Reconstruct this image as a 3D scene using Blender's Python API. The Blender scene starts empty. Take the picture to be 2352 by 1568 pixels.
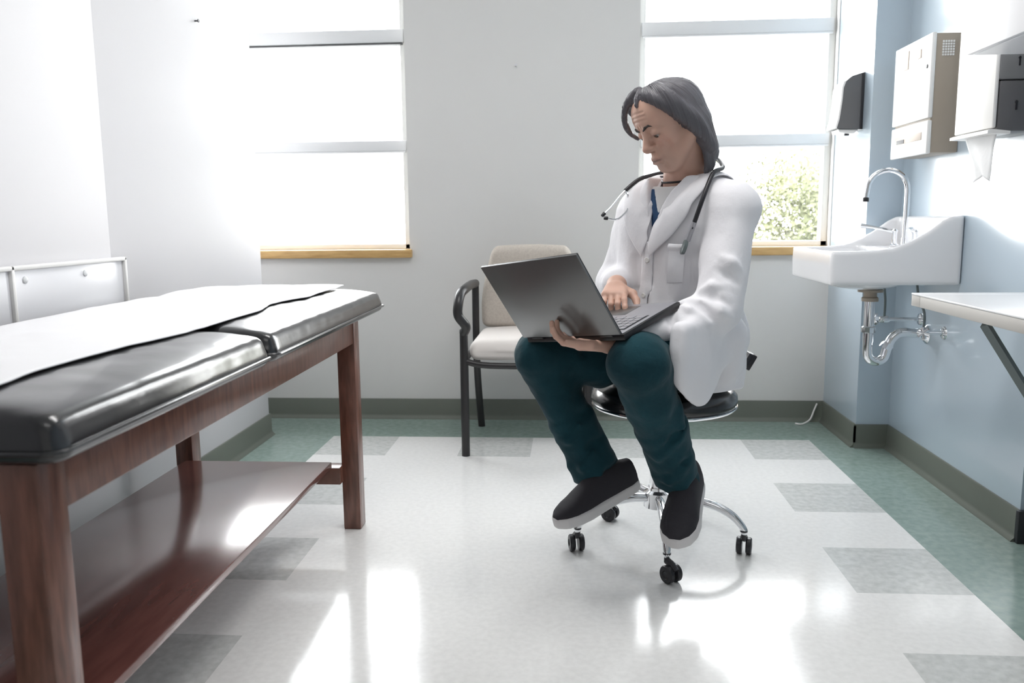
import bpy, bmesh, math, random
import numpy as np
from mathutils import Vector, Matrix
random.seed(7)
C = bpy.context.scene.collection
SC = bpy.context.scene
R = math.radians

# ------------------------------------------------------------------ materials
def mat(name, col, rough=.5, metal=0., spec=.5, coat=0., noise=None, bump=None, col2=None, scale=(1, 1, 1), sheen=0., trans=0.):
    m = bpy.data.materials.new(name); m.use_nodes = True
    nt = m.node_tree; b = nt.nodes['Principled BSDF']
    b.inputs['Base Color'].default_value = (*col, 1)
    b.inputs['Roughness'].default_value = rough
    b.inputs['Metallic'].default_value = metal
    b.inputs['Specular IOR Level'].default_value = spec
    b.inputs['Coat Weight'].default_value = coat
    b.inputs['Coat Roughness'].default_value = .12
    b.inputs['Sheen Weight'].default_value = sheen
    if noise or bump:
        tc = nt.nodes.new('ShaderNodeTexCoord'); mp = nt.nodes.new('ShaderNodeMapping')
        mp.inputs['Scale'].default_value = scale
        nt.links.new(tc.outputs['Object'], mp.inputs['Vector'])
    if noise:
        n = nt.nodes.new('ShaderNodeTexNoise'); n.inputs['Scale'].default_value = noise; n.inputs['Detail'].default_value = 5
        nt.links.new(mp.outputs[0], n.inputs['Vector'])
        mx = nt.nodes.new('ShaderNodeMix'); mx.data_type = 'RGBA'
        mx.inputs['A'].default_value = (*col, 1); mx.inputs['B'].default_value = (*(col2 or [c * .8 for c in col]), 1)
        rp = nt.nodes.new('ShaderNodeMapRange'); rp.inputs['From Min'].default_value = .35; rp.inputs['From Max'].default_value = .68
        nt.links.new(n.outputs['Fac'], rp.inputs['Value']); nt.links.new(rp.outputs[0], mx.inputs['Factor'])
        nt.links.new(mx.outputs['Result'], b.inputs['Base Color'])
    if bump:
        n2 = nt.nodes.new('ShaderNodeTexNoise'); n2.inputs['Scale'].default_value = bump[0]; n2.inputs['Detail'].default_value = 4
        nt.links.new(mp.outputs[0], n2.inputs['Vector'])
        bp = nt.nodes.new('ShaderNodeBump'); bp.inputs['Strength'].default_value = bump[1]; bp.inputs['Distance'].default_value = bump[2] if len(bump) > 2 else .002
        nt.links.new(n2.outputs['Fac'], bp.inputs['Height']); nt.links.new(bp.outputs[0], b.inputs['Normal'])
    return m

M = {}
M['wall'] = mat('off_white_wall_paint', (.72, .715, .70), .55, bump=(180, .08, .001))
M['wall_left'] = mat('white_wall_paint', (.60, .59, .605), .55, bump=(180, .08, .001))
M['blue'] = mat('pale_blue_gloss_paint', (.50, .595, .675), .3, coat=1., spec=.5)
M['ceil'] = mat('ceiling_paint', (.85, .85, .85), .8)
M['base'] = mat('grey_green_rubber_base', (.155, .17, .145), .4, spec=.4)
M['t_white'] = mat('white_vinyl_tile', (.88, .875, .86), .13, noise=60, col2=(.82, .815, .80), spec=.55)
M['t_grey'] = mat('grey_vinyl_tile', (.68, .69, .675), .13, noise=45, col2=(.55, .565, .55), spec=.5)
M['t_green'] = mat('green_vinyl_tile', (.31, .395, .36), .15, noise=40, col2=(.245, .325, .295), spec=.5)
M['wood'] = mat('mahogany_stain', (.215, .090, .060), .3, noise=14, col2=(.125, .050, .033), scale=(1, 6, 1), coat=.35)
M['wood_v'] = mat('mahogany_stain_upright', (.205, .084, .056), .3, noise=14, col2=(.11, .043, .028), scale=(6, 6, .8), coat=.35)
M['wood_x'] = mat('mahogany_stain_shelf', (.20, .075, .062), .22, noise=8, col2=(.15, .055, .045), scale=(6, 1, 1), coat=.6)
_b = M['wood_x'].node_tree.nodes['Principled BSDF']; _b.inputs['Coat Weight'].default_value = 1.; _b.inputs['Coat IOR'].default_value = 1.9; _b.inputs['Coat Roughness'].default_value = .16
M['vinyl'] = mat('black_vinyl', (.012, .012, .014), .24, spec=.6, bump=(60, .10, .003), coat=.5)
M['paper'] = mat('exam_paper', (.90, .895, .91), .7, bump=(12, .16, .01))
M['sill'] = mat('honey_wood_sill', (.66, .43, .18), .4, noise=10, col2=(.50, .30, .11), scale=(1, 8, 8))
M['alu'] = mat('window_aluminium', (.80, .81, .82), .4, spec=.4)
M['winwhite'] = mat('white_window_frame', (.85, .85, .83), .4)
M['dark'] = mat('charcoal_grey', (.08, .08, .085), .5)
M['ceramic'] = mat('white_ceramic', (.82, .82, .835), .12, coat=.5)
M['chrome'] = mat('chrome', (.80, .81, .83), .09, metal=1.)
M['beige'] = mat('beige_plastic', (.37, .315, .255), .4)
M['beige2'] = mat('beige_label', (.52, .44, .38), .5)
M['greyplast'] = mat('dark_grey_plastic', (.12, .12, .125), .35)
M['whiteplast'] = mat('white_plastic', (.84, .83, .81), .35)
M['panelplast'] = mat('clear_white_plastic', (.83, .83, .86), .3)
M['blackplast'] = mat('black_plastic', (.018, .018, .022), .35)
M['towel'] = mat('white_paper_towel', (.86, .86, .86), .9, bump=(40, .3, .004))
M['cabinet'] = mat('light_grey_laminate', (.70, .70, .72), .35)
M['counter_edge'] = mat('beige_counter_edge', (.52, .50, .47), .5)
M['counter'] = mat('white_laminate_top', (.82, .82, .83), .25)
M['steel'] = mat('dark_painted_steel', (.16, .19, .19), .35, metal=.3)
M['chairfabric'] = mat('beige_upholstery', (.60, .545, .48), .75, noise=120, col2=(.52, .465, .41), bump=(200, .25, .001))
M['chairseat'] = mat('pale_beige_upholstery', (.78, .735, .70), .7, bump=(200, .2, .001))
M['chairframe'] = mat('black_painted_metal', (.022, .021, .022), .35)
M['coat'] = mat('white_cotton_coat', (.90, .89, .92), .85, bump=(55, .28, .004), sheen=.15)
M['scrub'] = mat('navy_scrub_cotton', (.035, .085, .19), .85, bump=(260, .25, .001))
M['tee'] = mat('white_tee', (.82, .82, .82), .9)
M['trouser'] = mat('teal_scrub_cotton', (.009, .052, .068), .85, spec=.2, bump=(45, .4, .005), noise=7, col2=(.006, .036, .048), sheen=.08)
M['shoe'] = mat('black_canvas', (.022, .02, .026), .75, bump=(300, .4, .001))
M['sole'] = mat('white_rubber_sole', (.68, .66, .66), .5, bump=(120, .2, .001))
M['laplid'] = mat('gunmetal_lid', (.22, .22, .22), .30, metal=.7)
M['lapdeck'] = mat('silver_deck', (.42, .42, .45), .4, metal=.5)
M['lapblack'] = mat('laptop_black', (.012, .012, .014), .35)
M['rubber'] = mat('black_rubber_tube', (.012, .012, .016), .4)
M['eye'] = mat('eye_white', (.40, .35, .32), .15, coat=.6)
M['iris'] = mat('brown_iris', (.035, .02, .012), .1, coat=.8)
M['brow'] = mat('dark_brow_hair', (.05, .038, .034), .7)
M['leaf'] = mat('pale_leaf', (.17, .18, .10), .8, spec=.1, noise=3, col2=(.19, .195, .12))
M['bark'] = mat('bark', (.22, .20, .17), .9)
M['outground'] = mat('pale_concrete_pavement', (.55, .55, .52), .9)  # concrete's own pale colour
M['glowlamp'] = mat('lamp_lens', (.9, .9, .9), .5)

def skin_mat():
    m = mat('skin', (.52, .32, .235), .48, bump=(220, .12, .001))
    nt = m.node_tree; b = nt.nodes['Principled BSDF']
    a = nt.nodes.new('ShaderNodeAttribute'); a.attribute_name = 'tone'
    nt.links.new(a.outputs['Color'], b.inputs['Base Color'])
    b.inputs['Subsurface Weight'].default_value = .08
    b.inputs['Subsurface Radius'].default_value = (.012, .005, .003)
    b.inputs['Subsurface Scale'].default_value = .5
    return m
M['skin'] = skin_mat()

def hair_mat():
    m = mat('dark_straight_hair', (.045, .038, .040), .32, spec=.6)
    nt = m.node_tree; b = nt.nodes['Principled BSDF']
    a = nt.nodes.new('ShaderNodeAttribute'); a.attribute_name = 'strand'
    n = nt.nodes.new('ShaderNodeTexNoise'); n.inputs['Scale'].default_value = 1.; n.inputs['Detail'].default_value = 3
    nt.links.new(a.outputs['Vector'], n.inputs['Vector'])
    bp = nt.nodes.new('ShaderNodeBump'); bp.inputs['Strength'].default_value = .7; bp.inputs['Distance'].default_value = .004
    nt.links.new(n.outputs['Fac'], bp.inputs['Height']); nt.links.new(bp.outputs[0], b.inputs['Normal'])
    mx = nt.nodes.new('ShaderNodeMix'); mx.data_type = 'RGBA'
    mx.inputs['A'].default_value = (.055, .050, .056, 1); mx.inputs['B'].default_value = (.16, .155, .175, 1)
    nt.links.new(n.outputs['Fac'], mx.inputs['Factor']); nt.links.new(mx.outputs['Result'], b.inputs['Base Color'])
    return m
M['hair'] = hair_mat()

def glass_mat():
    m = bpy.data.materials.new('window_glass'); m.use_nodes = True
    nt = m.node_tree; nt.nodes.clear()
    o = nt.nodes.new('ShaderNodeOutputMaterial'); mx = nt.nodes.new('ShaderNodeMixShader')
    t = nt.nodes.new('ShaderNodeBsdfTransparent'); g = nt.nodes.new('ShaderNodeBsdfGlossy')
    g.inputs['Roughness'].default_value = .02; t.inputs['Color'].default_value = (.97, .98, .98, 1)
    mx.inputs['Fac'].default_value = .06
    nt.links.new(t.outputs[0], mx.inputs[1]); nt.links.new(g.outputs[0], mx.inputs[2]); nt.links.new(mx.outputs[0], o.inputs['Surface'])
    return m
M['glass'] = glass_mat()

# ------------------------------------------------------------------ mesh builder
class MB:
    def __init__(s): s.v = []; s.f = []; s.mi = []; s.cur = 0
    def add(s, vs, fs):
        o = len(s.v); s.v += [tuple(v) for v in vs]; s.f += [tuple(i + o for i in f) for f in fs]; s.mi += [s.cur] * len(fs); return s
    def box(s, lo, hi, bev=0., rot=None, seg=2):
        bm = bmesh.new(); bmesh.ops.create_cube(bm, size=1)
        lo = Vector(lo); hi = Vector(hi); c = (lo + hi) / 2; d = hi - lo
        for v in bm.verts: v.co = Vector((v.co.x * d.x, v.co.y * d.y, v.co.z * d.z))
        if bev: bmesh.ops.bevel(bm, geom=bm.edges[:], offset=bev, segments=seg, profile=.5, affect='EDGES')
        if rot is not None: bmesh.ops.transform(bm, matrix=rot.to_4x4(), verts=bm.verts)
        bmesh.ops.translate(bm, vec=c, verts=bm.verts)
        bm.verts.index_update()
        s.add([v.co[:] for v in bm.verts], [[v.index for v in f.verts] for f in bm.faces]); bm.free(); return s
    def tube(s, pts, r, n=12, cap=True, smooth=0, flat=None):
        P = [Vector(p) for p in pts]
        if smooth: P = spline(P, smooth)
        rs = r if isinstance(r, (list, tuple)) else [r] * len(P)
        if len(rs) != len(P):
            rs = [rs[0] + (rs[-1] - rs[0]) * i / (len(P) - 1) if len(rs) == 2 else float(np.interp(i / (len(P) - 1), np.linspace(0, 1, len(rs)), rs)) for i in range(len(P))]
        T = [(P[min(i + 1, len(P) - 1)] - P[max(i - 1, 0)]).normalized() for i in range(len(P))]
        nrm = T[0].orthogonal().normalized() if flat is None else (Vector(flat) - T[0] * Vector(flat).dot(T[0])).normalized()
        vs = []; fs = []
        for i, p in enumerate(P):
            nrm = (nrm - T[i] * nrm.dot(T[i])).normalized(); b = T[i].cross(nrm)
            for k in range(n):
                a = 2 * math.pi * k / n; vs.append(p + (nrm * math.cos(a) + b * math.sin(a)) * rs[i])
        for i in range(len(P) - 1):
            for k in range(n):
                fs.append((i * n + k, i * n + (k + 1) % n, (i + 1) * n + (k + 1) % n, (i + 1) * n + k))
        if cap: fs += [tuple(range(n - 1, -1, -1)), tuple(range((len(P) - 1) * n, len(P) * n))]
        return s.add(vs, fs)
    def lathe(s, prof, c=(0, 0, 0), axis=(0, 0, 1), n=32):
        ax = Vector(axis).normalized(); u = ax.orthogonal().normalized(); w = ax.cross(u); c = Vector(c)
        vs = []; fs = []
        for r, h in prof:
            for k in range(n):
                a = 2 * math.pi * k / n; vs.append(c + ax * h + (u * math.cos(a) + w * math.sin(a)) * max(r, 1e-5))
        for i in range(len(prof) - 1):
            for k in range(n): fs.append((i * n + k, i * n + (k + 1) % n, (i + 1) * n + (k + 1) % n, (i + 1) * n + k))
        fs += [tuple(range(n - 1, -1, -1)), tuple(range((len(prof) - 1) * n, len(prof) * n))]
        return s.add(vs, fs)
    def prism(s, poly, axis, a, b):
        n = len(poly); vs = []
        for t in (a, b):
            for p, q in poly: vs.append({'x': (t, p, q), 'y': (p, t, q), 'z': (p, q, t)}[axis])
        fs = [tuple(range(n)), tuple(range(2 * n - 1, n - 1, -1))] + [(i, i + n, (i + 1) % n + n, (i + 1) % n) for i in range(n)]
        return s.add(vs, fs)
    def build(s, name, m, parent=None, angle=35, fixn=True):
        me = bpy.data.meshes.new(name); me.from_pydata(s.v, [], s.f); me.validate()
        for x in (m if isinstance(m, (list, tuple)) else [m]): me.materials.append(x)
        if any(s.mi) and len(s.mi) == len(me.polygons): me.polygons.foreach_set('material_index', s.mi)
        if fixn:
            bm = bmesh.new(); bm.from_mesh(me); bmesh.ops.recalc_face_normals(bm, faces=bm.faces); bm.to_mesh(me); bm.free()
        me.polygons.foreach_set('use_smooth', [True] * len(me.polygons)); me.set_sharp_from_angle(angle=R(angle)); me.update()
        return link(name, me, parent)

def link(name, me, parent=None):
    o = bpy.data.objects.new(name, me); C.objects.link(o)
    if parent is not None:
        o.parent = parent
        if parent.parent is None: o.matrix_parent_inverse = Matrix.Translation(-parent.location)
    return o
def spline(P, n):
    out = []
    for i in range(len(P) - 1):
        p0 = P[max(i - 1, 0)]; p1 = P[i]; p2 = P[i + 1]; p3 = P[min(i + 2, len(P) - 1)]
        for k in range(n):
            t = k / n
            out.append(.5 * ((2 * p1) + (p2 - p0) * t + (2 * p0 - 5 * p1 + 4 * p2 - p3) * t * t + (3 * p1 - p0 - 3 * p2 + p3) * t ** 3))
    return out + [P[-1]]
def tag(o, label, cat, group=None):
    o['label'] = label; o['category'] = cat
    if group: o['group'] = group
    return o
def thing(name, loc, label, cat, group=None):
    o = bpy.data.objects.new(name, None); o.empty_display_size = .05; C.objects.link(o); o.location = loc
    return tag(o, label, cat, group)
def struct(o): o['kind'] = 'structure'; return o
def box(lo, hi, bev=0., **k): return MB().box(lo, hi, bev, **k)

# ------------------------------------------------------------------ signed-distance modelling
_rng = np.random.RandomState(3); _NT = _rng.rand(32, 32, 32).astype(np.float32)
def vnoise(P):
    i = np.floor(P).astype(np.int64); f = (P - i).astype(np.float32); f = f * f * (3 - 2 * f); r = 0
    for dx in (0, 1):
        for dy in (0, 1):
            for dz in (0, 1):
                w = (f[:, 0] if dx else 1 - f[:, 0]) * (f[:, 1] if dy else 1 - f[:, 1]) * (f[:, 2] if dz else 1 - f[:, 2])
                r = r + w * _NT[(i[:, 0] + dx) % 32, (i[:, 1] + dy) % 32, (i[:, 2] + dz) % 32]
    return r * 2 - 1
def A(p): return np.asarray(p, np.float32)
def smin(a, b, k):
    if k <= 0: return np.minimum(a, b)
    h = np.clip(.5 + .5 * (b - a) / k, 0, 1); return b + (a - b) * h - k * h * (1 - h)
class Sdf:
    def __init__(s): s.ops = []
    def put(s, fn, lo, hi, k, op): s.ops.append((op, fn, A(lo), A(hi), k)); return s
    def cap(s, a, b, ra, rb=None, k=.01, op='u'):
        a = A(a); b = A(b); rb = ra if rb is None else rb; ab = b - a; L2 = max(float(ab @ ab), 1e-9); m = max(ra, rb)
        def fn(P):
            t = np.clip((P - a) @ ab / L2, 0, 1); return np.linalg.norm(P - a - t[:, None] * ab, axis=1) - (ra + (rb - ra) * t)
        return s.put(fn, np.minimum(a, b) - m, np.maximum(a, b) + m, k, op)
    def chain(s, pts, k=.01, op='u'):
        for (a, ra), (b, rb) in zip(pts[:-1], pts[1:]): s.cap(a, b, ra, rb, k, op)
        return s
    def cone(s, a, b, ra, rb, k=.01, op='u', sq=None):
        a = A(a); b = A(b); L = float(np.linalg.norm(b - a)); d = (b - a) / L; m = max(ra, rb)
        def fn(P):
            q = P - a; t = q @ d; rad = np.linalg.norm(q - t[:, None] * d, axis=1) - (ra + (rb - ra) * np.clip(t / L, 0, 1))
            return np.maximum(rad, np.maximum(-t, t - L))
        return s.put(fn, np.minimum(a, b) - m, np.maximum(a, b) + m, k, op)
    def ell(s, c, r, Rm=None, k=.01, op='u'):
        c = A(c); r = A(r); Rm = np.eye(3, dtype=np.float32) if Rm is None else A(Rm); m = float(max(r))
        def fn(P):
            q = (P - c) @ Rm; k0 = np.linalg.norm(q / r, axis=1); k1 = np.linalg.norm(q / (r * r), axis=1)
            return k0 * (k0 - 1) / np.maximum(k1, 1e-6)
        return s.put(fn, c - m, c + m, k, op)
    def rbox(s, c, h, r, Rm=None, k=.01, op='u'):
        c = A(c); h = A(h) - r; Rm = np.eye(3, dtype=np.float32) if Rm is None else A(Rm); m = float(np.linalg.norm(h)) + r
        def fn(P):
            q = np.abs((P - c) @ Rm) - h
            return np.linalg.norm(np.maximum(q, 0), axis=1) + np.minimum(q.max(1), 0) - r
        return s.put(fn, c - m, c + m, k, op)
    def fun(s, fn, lo, hi, k=.01, op='u'): return s.put(fn, lo, hi, k, op)
    def __call__(s, P, lo=None, hi=None, mg=.03):
        P = A(P); d = np.full(len(P), 1e3, np.float32)
        for op, fn, l, h, k in s.ops:
            if op == 'd':
                d = d + fn(P).astype(np.float32); continue
            if op == 'i': d = -smin(-d, -fn(P), k); continue
            if lo is not None and (np.any(l - hi > mg + k) or np.any(lo - h > mg + k)): continue
            if op == 'u': d = smin(d, fn(P), k) if d[0] < 900 else np.minimum(d, fn(P))
            elif op == 's': d = -smin(-d, fn(P), k)
        return d
    def grad(s, P, e=.002):
        P = A(P); g = np.stack([s(P + A(v)) - s(P - A(v)) for v in np.eye(3) * e], 1)
        return g / np.maximum(np.linalg.norm(g, axis=1, keepdims=True), 1e-9)
    def snap(s, P, off=0., it=6):
        P = A(P).copy()
        for _ in range(it): P = P - (s(P) - off)[:, None] * s.grad(P) * .9
        return P
    def mesh(s, h, lo=None, hi=None, smooth=2, B=12):
        us = [o for o in s.ops if o[0] == 'u']
        lo = np.min([o[2] for o in us], 0) - .03 if lo is None else A(lo); hi = np.max([o[3] for o in us], 0) + .03 if hi is None else A(hi)
        nb = np.ceil((hi - lo) / (h * B)).astype(int); bs = B * h
        I = np.stack(np.meshgrid(*[np.arange(n) for n in nb], indexing='ij'), -1).reshape(-1, 3)
        d = s(lo + (I + .5) * bs); I = I[np.abs(d) < bs * .87 * 1.35 + .012]
        N = nb * B + 2
        g = np.stack(np.meshgrid(*[np.arange(B + 1)] * 3, indexing='ij'), -1).reshape(-1, 3)
        cid, cv, ed = [], [], ([], [], [])
        cor = [(a, b, c) for a in (0, 1) for b in (0, 1) for c in (0, 1)]
        eds = [(p, q) for p in range(8) for q in range(p + 1, 8) if sum(abs(cor[p][i] - cor[q][i]) for i in range(3)) == 1]
        for b in I:
            P = (lo + (b * B + g) * h).astype(np.float32)
            D = s(P, P[0], P[-1]).reshape(B + 1, B + 1, B + 1); neg = D < 0
            if neg.all() or not neg.any(): continue
            S = lambda o, X: X[o[0]:o[0] + B, o[1]:o[1] + B, o[2]:o[2] + B]
            cnt = sum(S(c, neg).astype(np.int8) for c in cor); act = np.argwhere((cnt > 0) & (cnt < 8))
            V = np.stack([D[act[:, 0] + c[0], act[:, 1] + c[1], act[:, 2] + c[2]] for c in cor], 1)
            acc = np.zeros((len(act), 3)); n = np.zeros(len(act))
            for p, q in eds:
                m = (V[:, p] < 0) != (V[:, q] < 0); t = V[:, p] / np.where(m, V[:, p] - V[:, q], 1)
                cp, cq = np.array(cor[p]), np.array(cor[q])
                acc += np.where(m[:, None], cp + t[:, None] * (cq - cp), 0); n += m
            gi = act + b * B; cid.append((gi[:, 0] * N[1] + gi[:, 1]) * N[2] + gi[:, 2]); cv.append(lo + (gi + acc / n[:, None]) * h)
            base = neg[:B, :B, :B]
            for ax in range(3):
                o = [0, 0, 0]; o[ax] = 1; e = np.argwhere(base != S(o, neg))
                if len(e): ed[ax].append(np.concatenate([e + b * B, base[e[:, 0], e[:, 1], e[:, 2]][:, None].astype(int)], 1))
        cid = np.concatenate(cid); cv = np.concatenate(cv); od = np.argsort(cid); cid = cid[od]; cv = cv[od]
        F = []
        for ax in range(3):
            if not ed[ax]: continue
            e = np.concatenate(ed[ax]); u, w = (ax + 1) % 3, (ax + 2) % 3; q = []
            for du, dw in ((-1, -1), (0, -1), (0, 0), (-1, 0)):
                c = e[:, :3].copy(); c[:, u] += du; c[:, w] += dw
                k = (c[:, 0] * N[1] + c[:, 1]) * N[2] + c[:, 2]; j = np.clip(np.searchsorted(cid, k), 0, len(cid) - 1); q.append(np.where(cid[j] == k, j, -1))
            q = np.stack(q, 1); ok = (q >= 0).all(1); q = q[ok]; sg = e[ok, 3]
            q = np.where(sg[:, None] == 1, q, q[:, ::-1]); F.append(q)
        F = np.concatenate(F)
        for _ in range(smooth):
            acc = np.zeros_like(cv); n = np.zeros(len(cv))
            for a, b in ((0, 1), (1, 2), (2, 3), (3, 0)):
                np.add.at(acc, F[:, a], cv[F[:, b]]); np.add.at(n, F[:, a], 1); np.add.at(acc, F[:, b], cv[F[:, a]]); np.add.at(n, F[:, b], 1)
            cv = cv * .5 + .5 * acc / np.maximum(n, 1)[:, None]
        return cv, F
    def build(s, name, m, h, parent=None, smooth=2, lo=None, hi=None):
        v, f = s.mesh(h, lo, hi, smooth); return np_obj(name, v, f, m, parent)
def np_obj(name, v, f, m, parent=None):
    me = bpy.data.meshes.new(name); me.vertices.add(len(v)); me.vertices.foreach_set('co', np.asarray(v, np.float32).ravel())
    me.loops.add(f.size); me.loops.foreach_set('vertex_index', f.astype(np.int32).ravel()); me.polygons.add(len(f))
    me.polygons.foreach_set('loop_start', np.arange(0, f.size, f.shape[1], dtype=np.int32))
    me.polygons.foreach_set('use_smooth', np.ones(len(f), bool)); me.update(calc_edges=True); me.validate()
    me.materials.append(m); return link(name, me, parent)

# ------------------------------------------------------------------ camera
F_PX, PITCH, YAW, ROLL, CAMH = 1907.4, .14606, .07269, -.01009, .973
cp, sp, cy, sy = math.cos(PITCH), math.sin(PITCH), math.cos(YAW), math.sin(YAW)
fw = Vector((-sy * cp, cy * cp, -sp)); ri = Vector((cy, sy, 0)); up = ri.cross(fw)
r2 = ri * math.cos(ROLL) + up * math.sin(ROLL); u2 = up * math.cos(ROLL) - ri * math.sin(ROLL)
cd = bpy.data.cameras.new('camera'); cam = bpy.data.objects.new('camera', cd); C.objects.link(cam)
cam.matrix_world = Matrix(((r2.x, u2.x, -fw.x, 0), (r2.y, u2.y, -fw.y, 0), (r2.z, u2.z, -fw.z, CAMH), (0, 0, 0, 1)))
cd.sensor_width = 36; cd.lens = 36 * F_PX / 2352; cd.clip_start = .05
cd.dof.use_dof = True; cd.dof.focus_distance = 2.35; cd.dof.aperture_fstop = 5.
SC.camera = cam

# ------------------------------------------------------------------ room shell
YB, XR, XL, XC, YC = 3.985, 1.335, -1.39, 1.20, 3.525
ZC = 2.6; T = .3048
WIN = [(-1.67, -.78), (.31, 1.195)]; WZ0, WZ1 = .835, 2.3
# back wall, pierced by the two windows
b = MB()
for x0, x1, z0, z1 in ((-2.1, -1.67, 0, ZC), (-.78, .31, 0, ZC), (1.195, 1.75, 0, ZC), (-1.67, -.78, 0, WZ0 - .04), (.31, 1.195, 0, WZ0 - .04), (-1.67, -.78, WZ1, ZC), (.31, 1.195, WZ1, ZC)):
    b.box((x0, YB, z0), (x1, YB + .16, z1))
struct(b.build('wall_back', M['wall']))
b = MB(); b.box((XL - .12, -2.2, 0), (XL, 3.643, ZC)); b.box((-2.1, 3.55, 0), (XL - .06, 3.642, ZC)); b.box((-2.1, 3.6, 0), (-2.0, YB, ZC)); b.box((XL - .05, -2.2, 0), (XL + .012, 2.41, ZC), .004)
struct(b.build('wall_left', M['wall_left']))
struct(box((XR, 2.48, 0), (XR + .12, YC, ZC)).build('wall_right', M['blue']))
struct(box((XC, YC, 0), (XR + .12, YB, ZC)).build('wall_right_pillar', M['blue']))
struct(box((XR + .1, -2.2, 0), (XR + .22, 2.479, ZC)).build('wall_right_alcove', M['blue']))
struct(box((-2.1, -2.3, 0), (1.6, -2.2, ZC)).build('wall_rear', M['wall']))
struct(box((-2.2, -2.3, ZC), (1.75, YB + .16, ZC + .1)).build('ceiling', M['ceil']))
# tiled floor: green perimeter, grey and white outer ring, white field
fl = MB(); fm = [M['t_white'], M['t_grey'], M['t_green']]
X0 = -.781572; Y0 = 3.6313
xs = [-2.1, X0 - T] + [X0 + i * T for i in range(0, 6)] + [1.040, 1.6]
ys = [YB + .1] + [Y0 - i * T for i in range(0, 20)]
for j in range(len(ys) - 1):
    for i in range(len(xs) - 1):
        row = j - 1; m = 0
        if i == 0 or i == len(xs) - 2 or j == 0: m = 2
        elif (i in (1, len(xs) - 3) and row % 2 == 0) or (row == 0 and i in (3, 5)): m = 1
        fl.cur = m
        fl.add([(xs[i], ys[j + 1], 0), (xs[i + 1], ys[j + 1], 0), (xs[i + 1], ys[j], 0), (xs[i], ys[j], 0)], [(0, 1, 2, 3)])
fl.cur = 0
fl.add([(-2.1, -2.3, -.05), (1.6, -2.3, -.05), (1.6, YB + .1, -.05), (-2.1, YB + .1, -.05)], [(3, 2, 1, 0)])
fo = struct(fl.build('floor', fm, fixn=False))
# coved rubber baseboards
prof = [(0, 0), (.022, 0), (.021, .004), (.012, .012), (.008, .022), (.008, .095), (.005, .1), (0, .1)]
def baseboard(name, runs):
    b = MB()
    for kind, p, a, c in runs:
        if kind == 'y': b.prism([(p - d, z) for d, z in prof], 'x', a, c)   # along X on a wall facing -Y
        elif kind == '+x': b.prism([(p + d, z) for d, z in prof], 'y', a, c)
        else: b.prism([(p - d, z) for d, z in prof], 'y', a, c)
    return struct(b.build(name, M['base'], angle=50))
baseboard('baseboard_back', [('y', YB, -2.0, XC)])
baseboard('baseboard_left', [('+x', XL + .012, -2.2, 2.41), ('+x', XL, 2.41, 3.65)])
baseboard('baseboard_right', [('-x', XR, 2.48, YC), ('-x', XC, YC - .008, YB), ('y', YC, XC - .008, XR)])
struct(box((XR - .012, 2.462, 0), (XR + .1, 2.482, .1), .003).build('baseboard_end_shade_1', M['blackplast']))  # black end piece: backlit shade of the baseboard end put into its colour

def window(n, x0, x1):
    w = bpy.data.objects.new(f'window_{n}', None); C.objects.link(w); w.location = ((x0 + x1) / 2, YB, WZ0); struct(w)
    f = MB(); yi, yo = YB + .045, YB + .10
    for a, c in ((x0, x0 + .03), (x1 - .03, x1)): f.box((a, yi, WZ0), (c, yo, WZ1), .003)
    for a, c in ((WZ0, WZ0 + .025), (WZ1 - .03, WZ1)): f.box((x0, yi, a), (x1, yo, c), .003)
    f.build('window_frame', M['winwhite'], w)
    for a, c in ((1.80, 1.862), (1.302, 1.352)):
        q = box((x0 + .01, yi - .012, a), (x1 - .01, yo, c), .005).build('window_rail', M['alu'], w)
        box((x0 + .015, yi - .014, a - .008), (x1 - .015, yo - .01, a), .001).build('rail_strip', M['dark'] if n == 1 and a > 1.5 else M['alu'], q)  # dark strip under the left window's upper rail stands in for a shadow line
    for a, c in ((WZ0, 1.302), (1.352, 1.80), (1.862, WZ1)):
        box((x0 + .02, YB + .068, a), (x1 - .02, YB + .073, c)).build('window_pane', M['glass'], w)
    s = MB(); s.box((x0 - .012, YB - .035, WZ0 - .04), (x1 + .012, YB + .06, WZ0), .006); s.build('window_sill', M['sill'], w)
window(1, *WIN[0]); window(2, *WIN[1])

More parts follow.
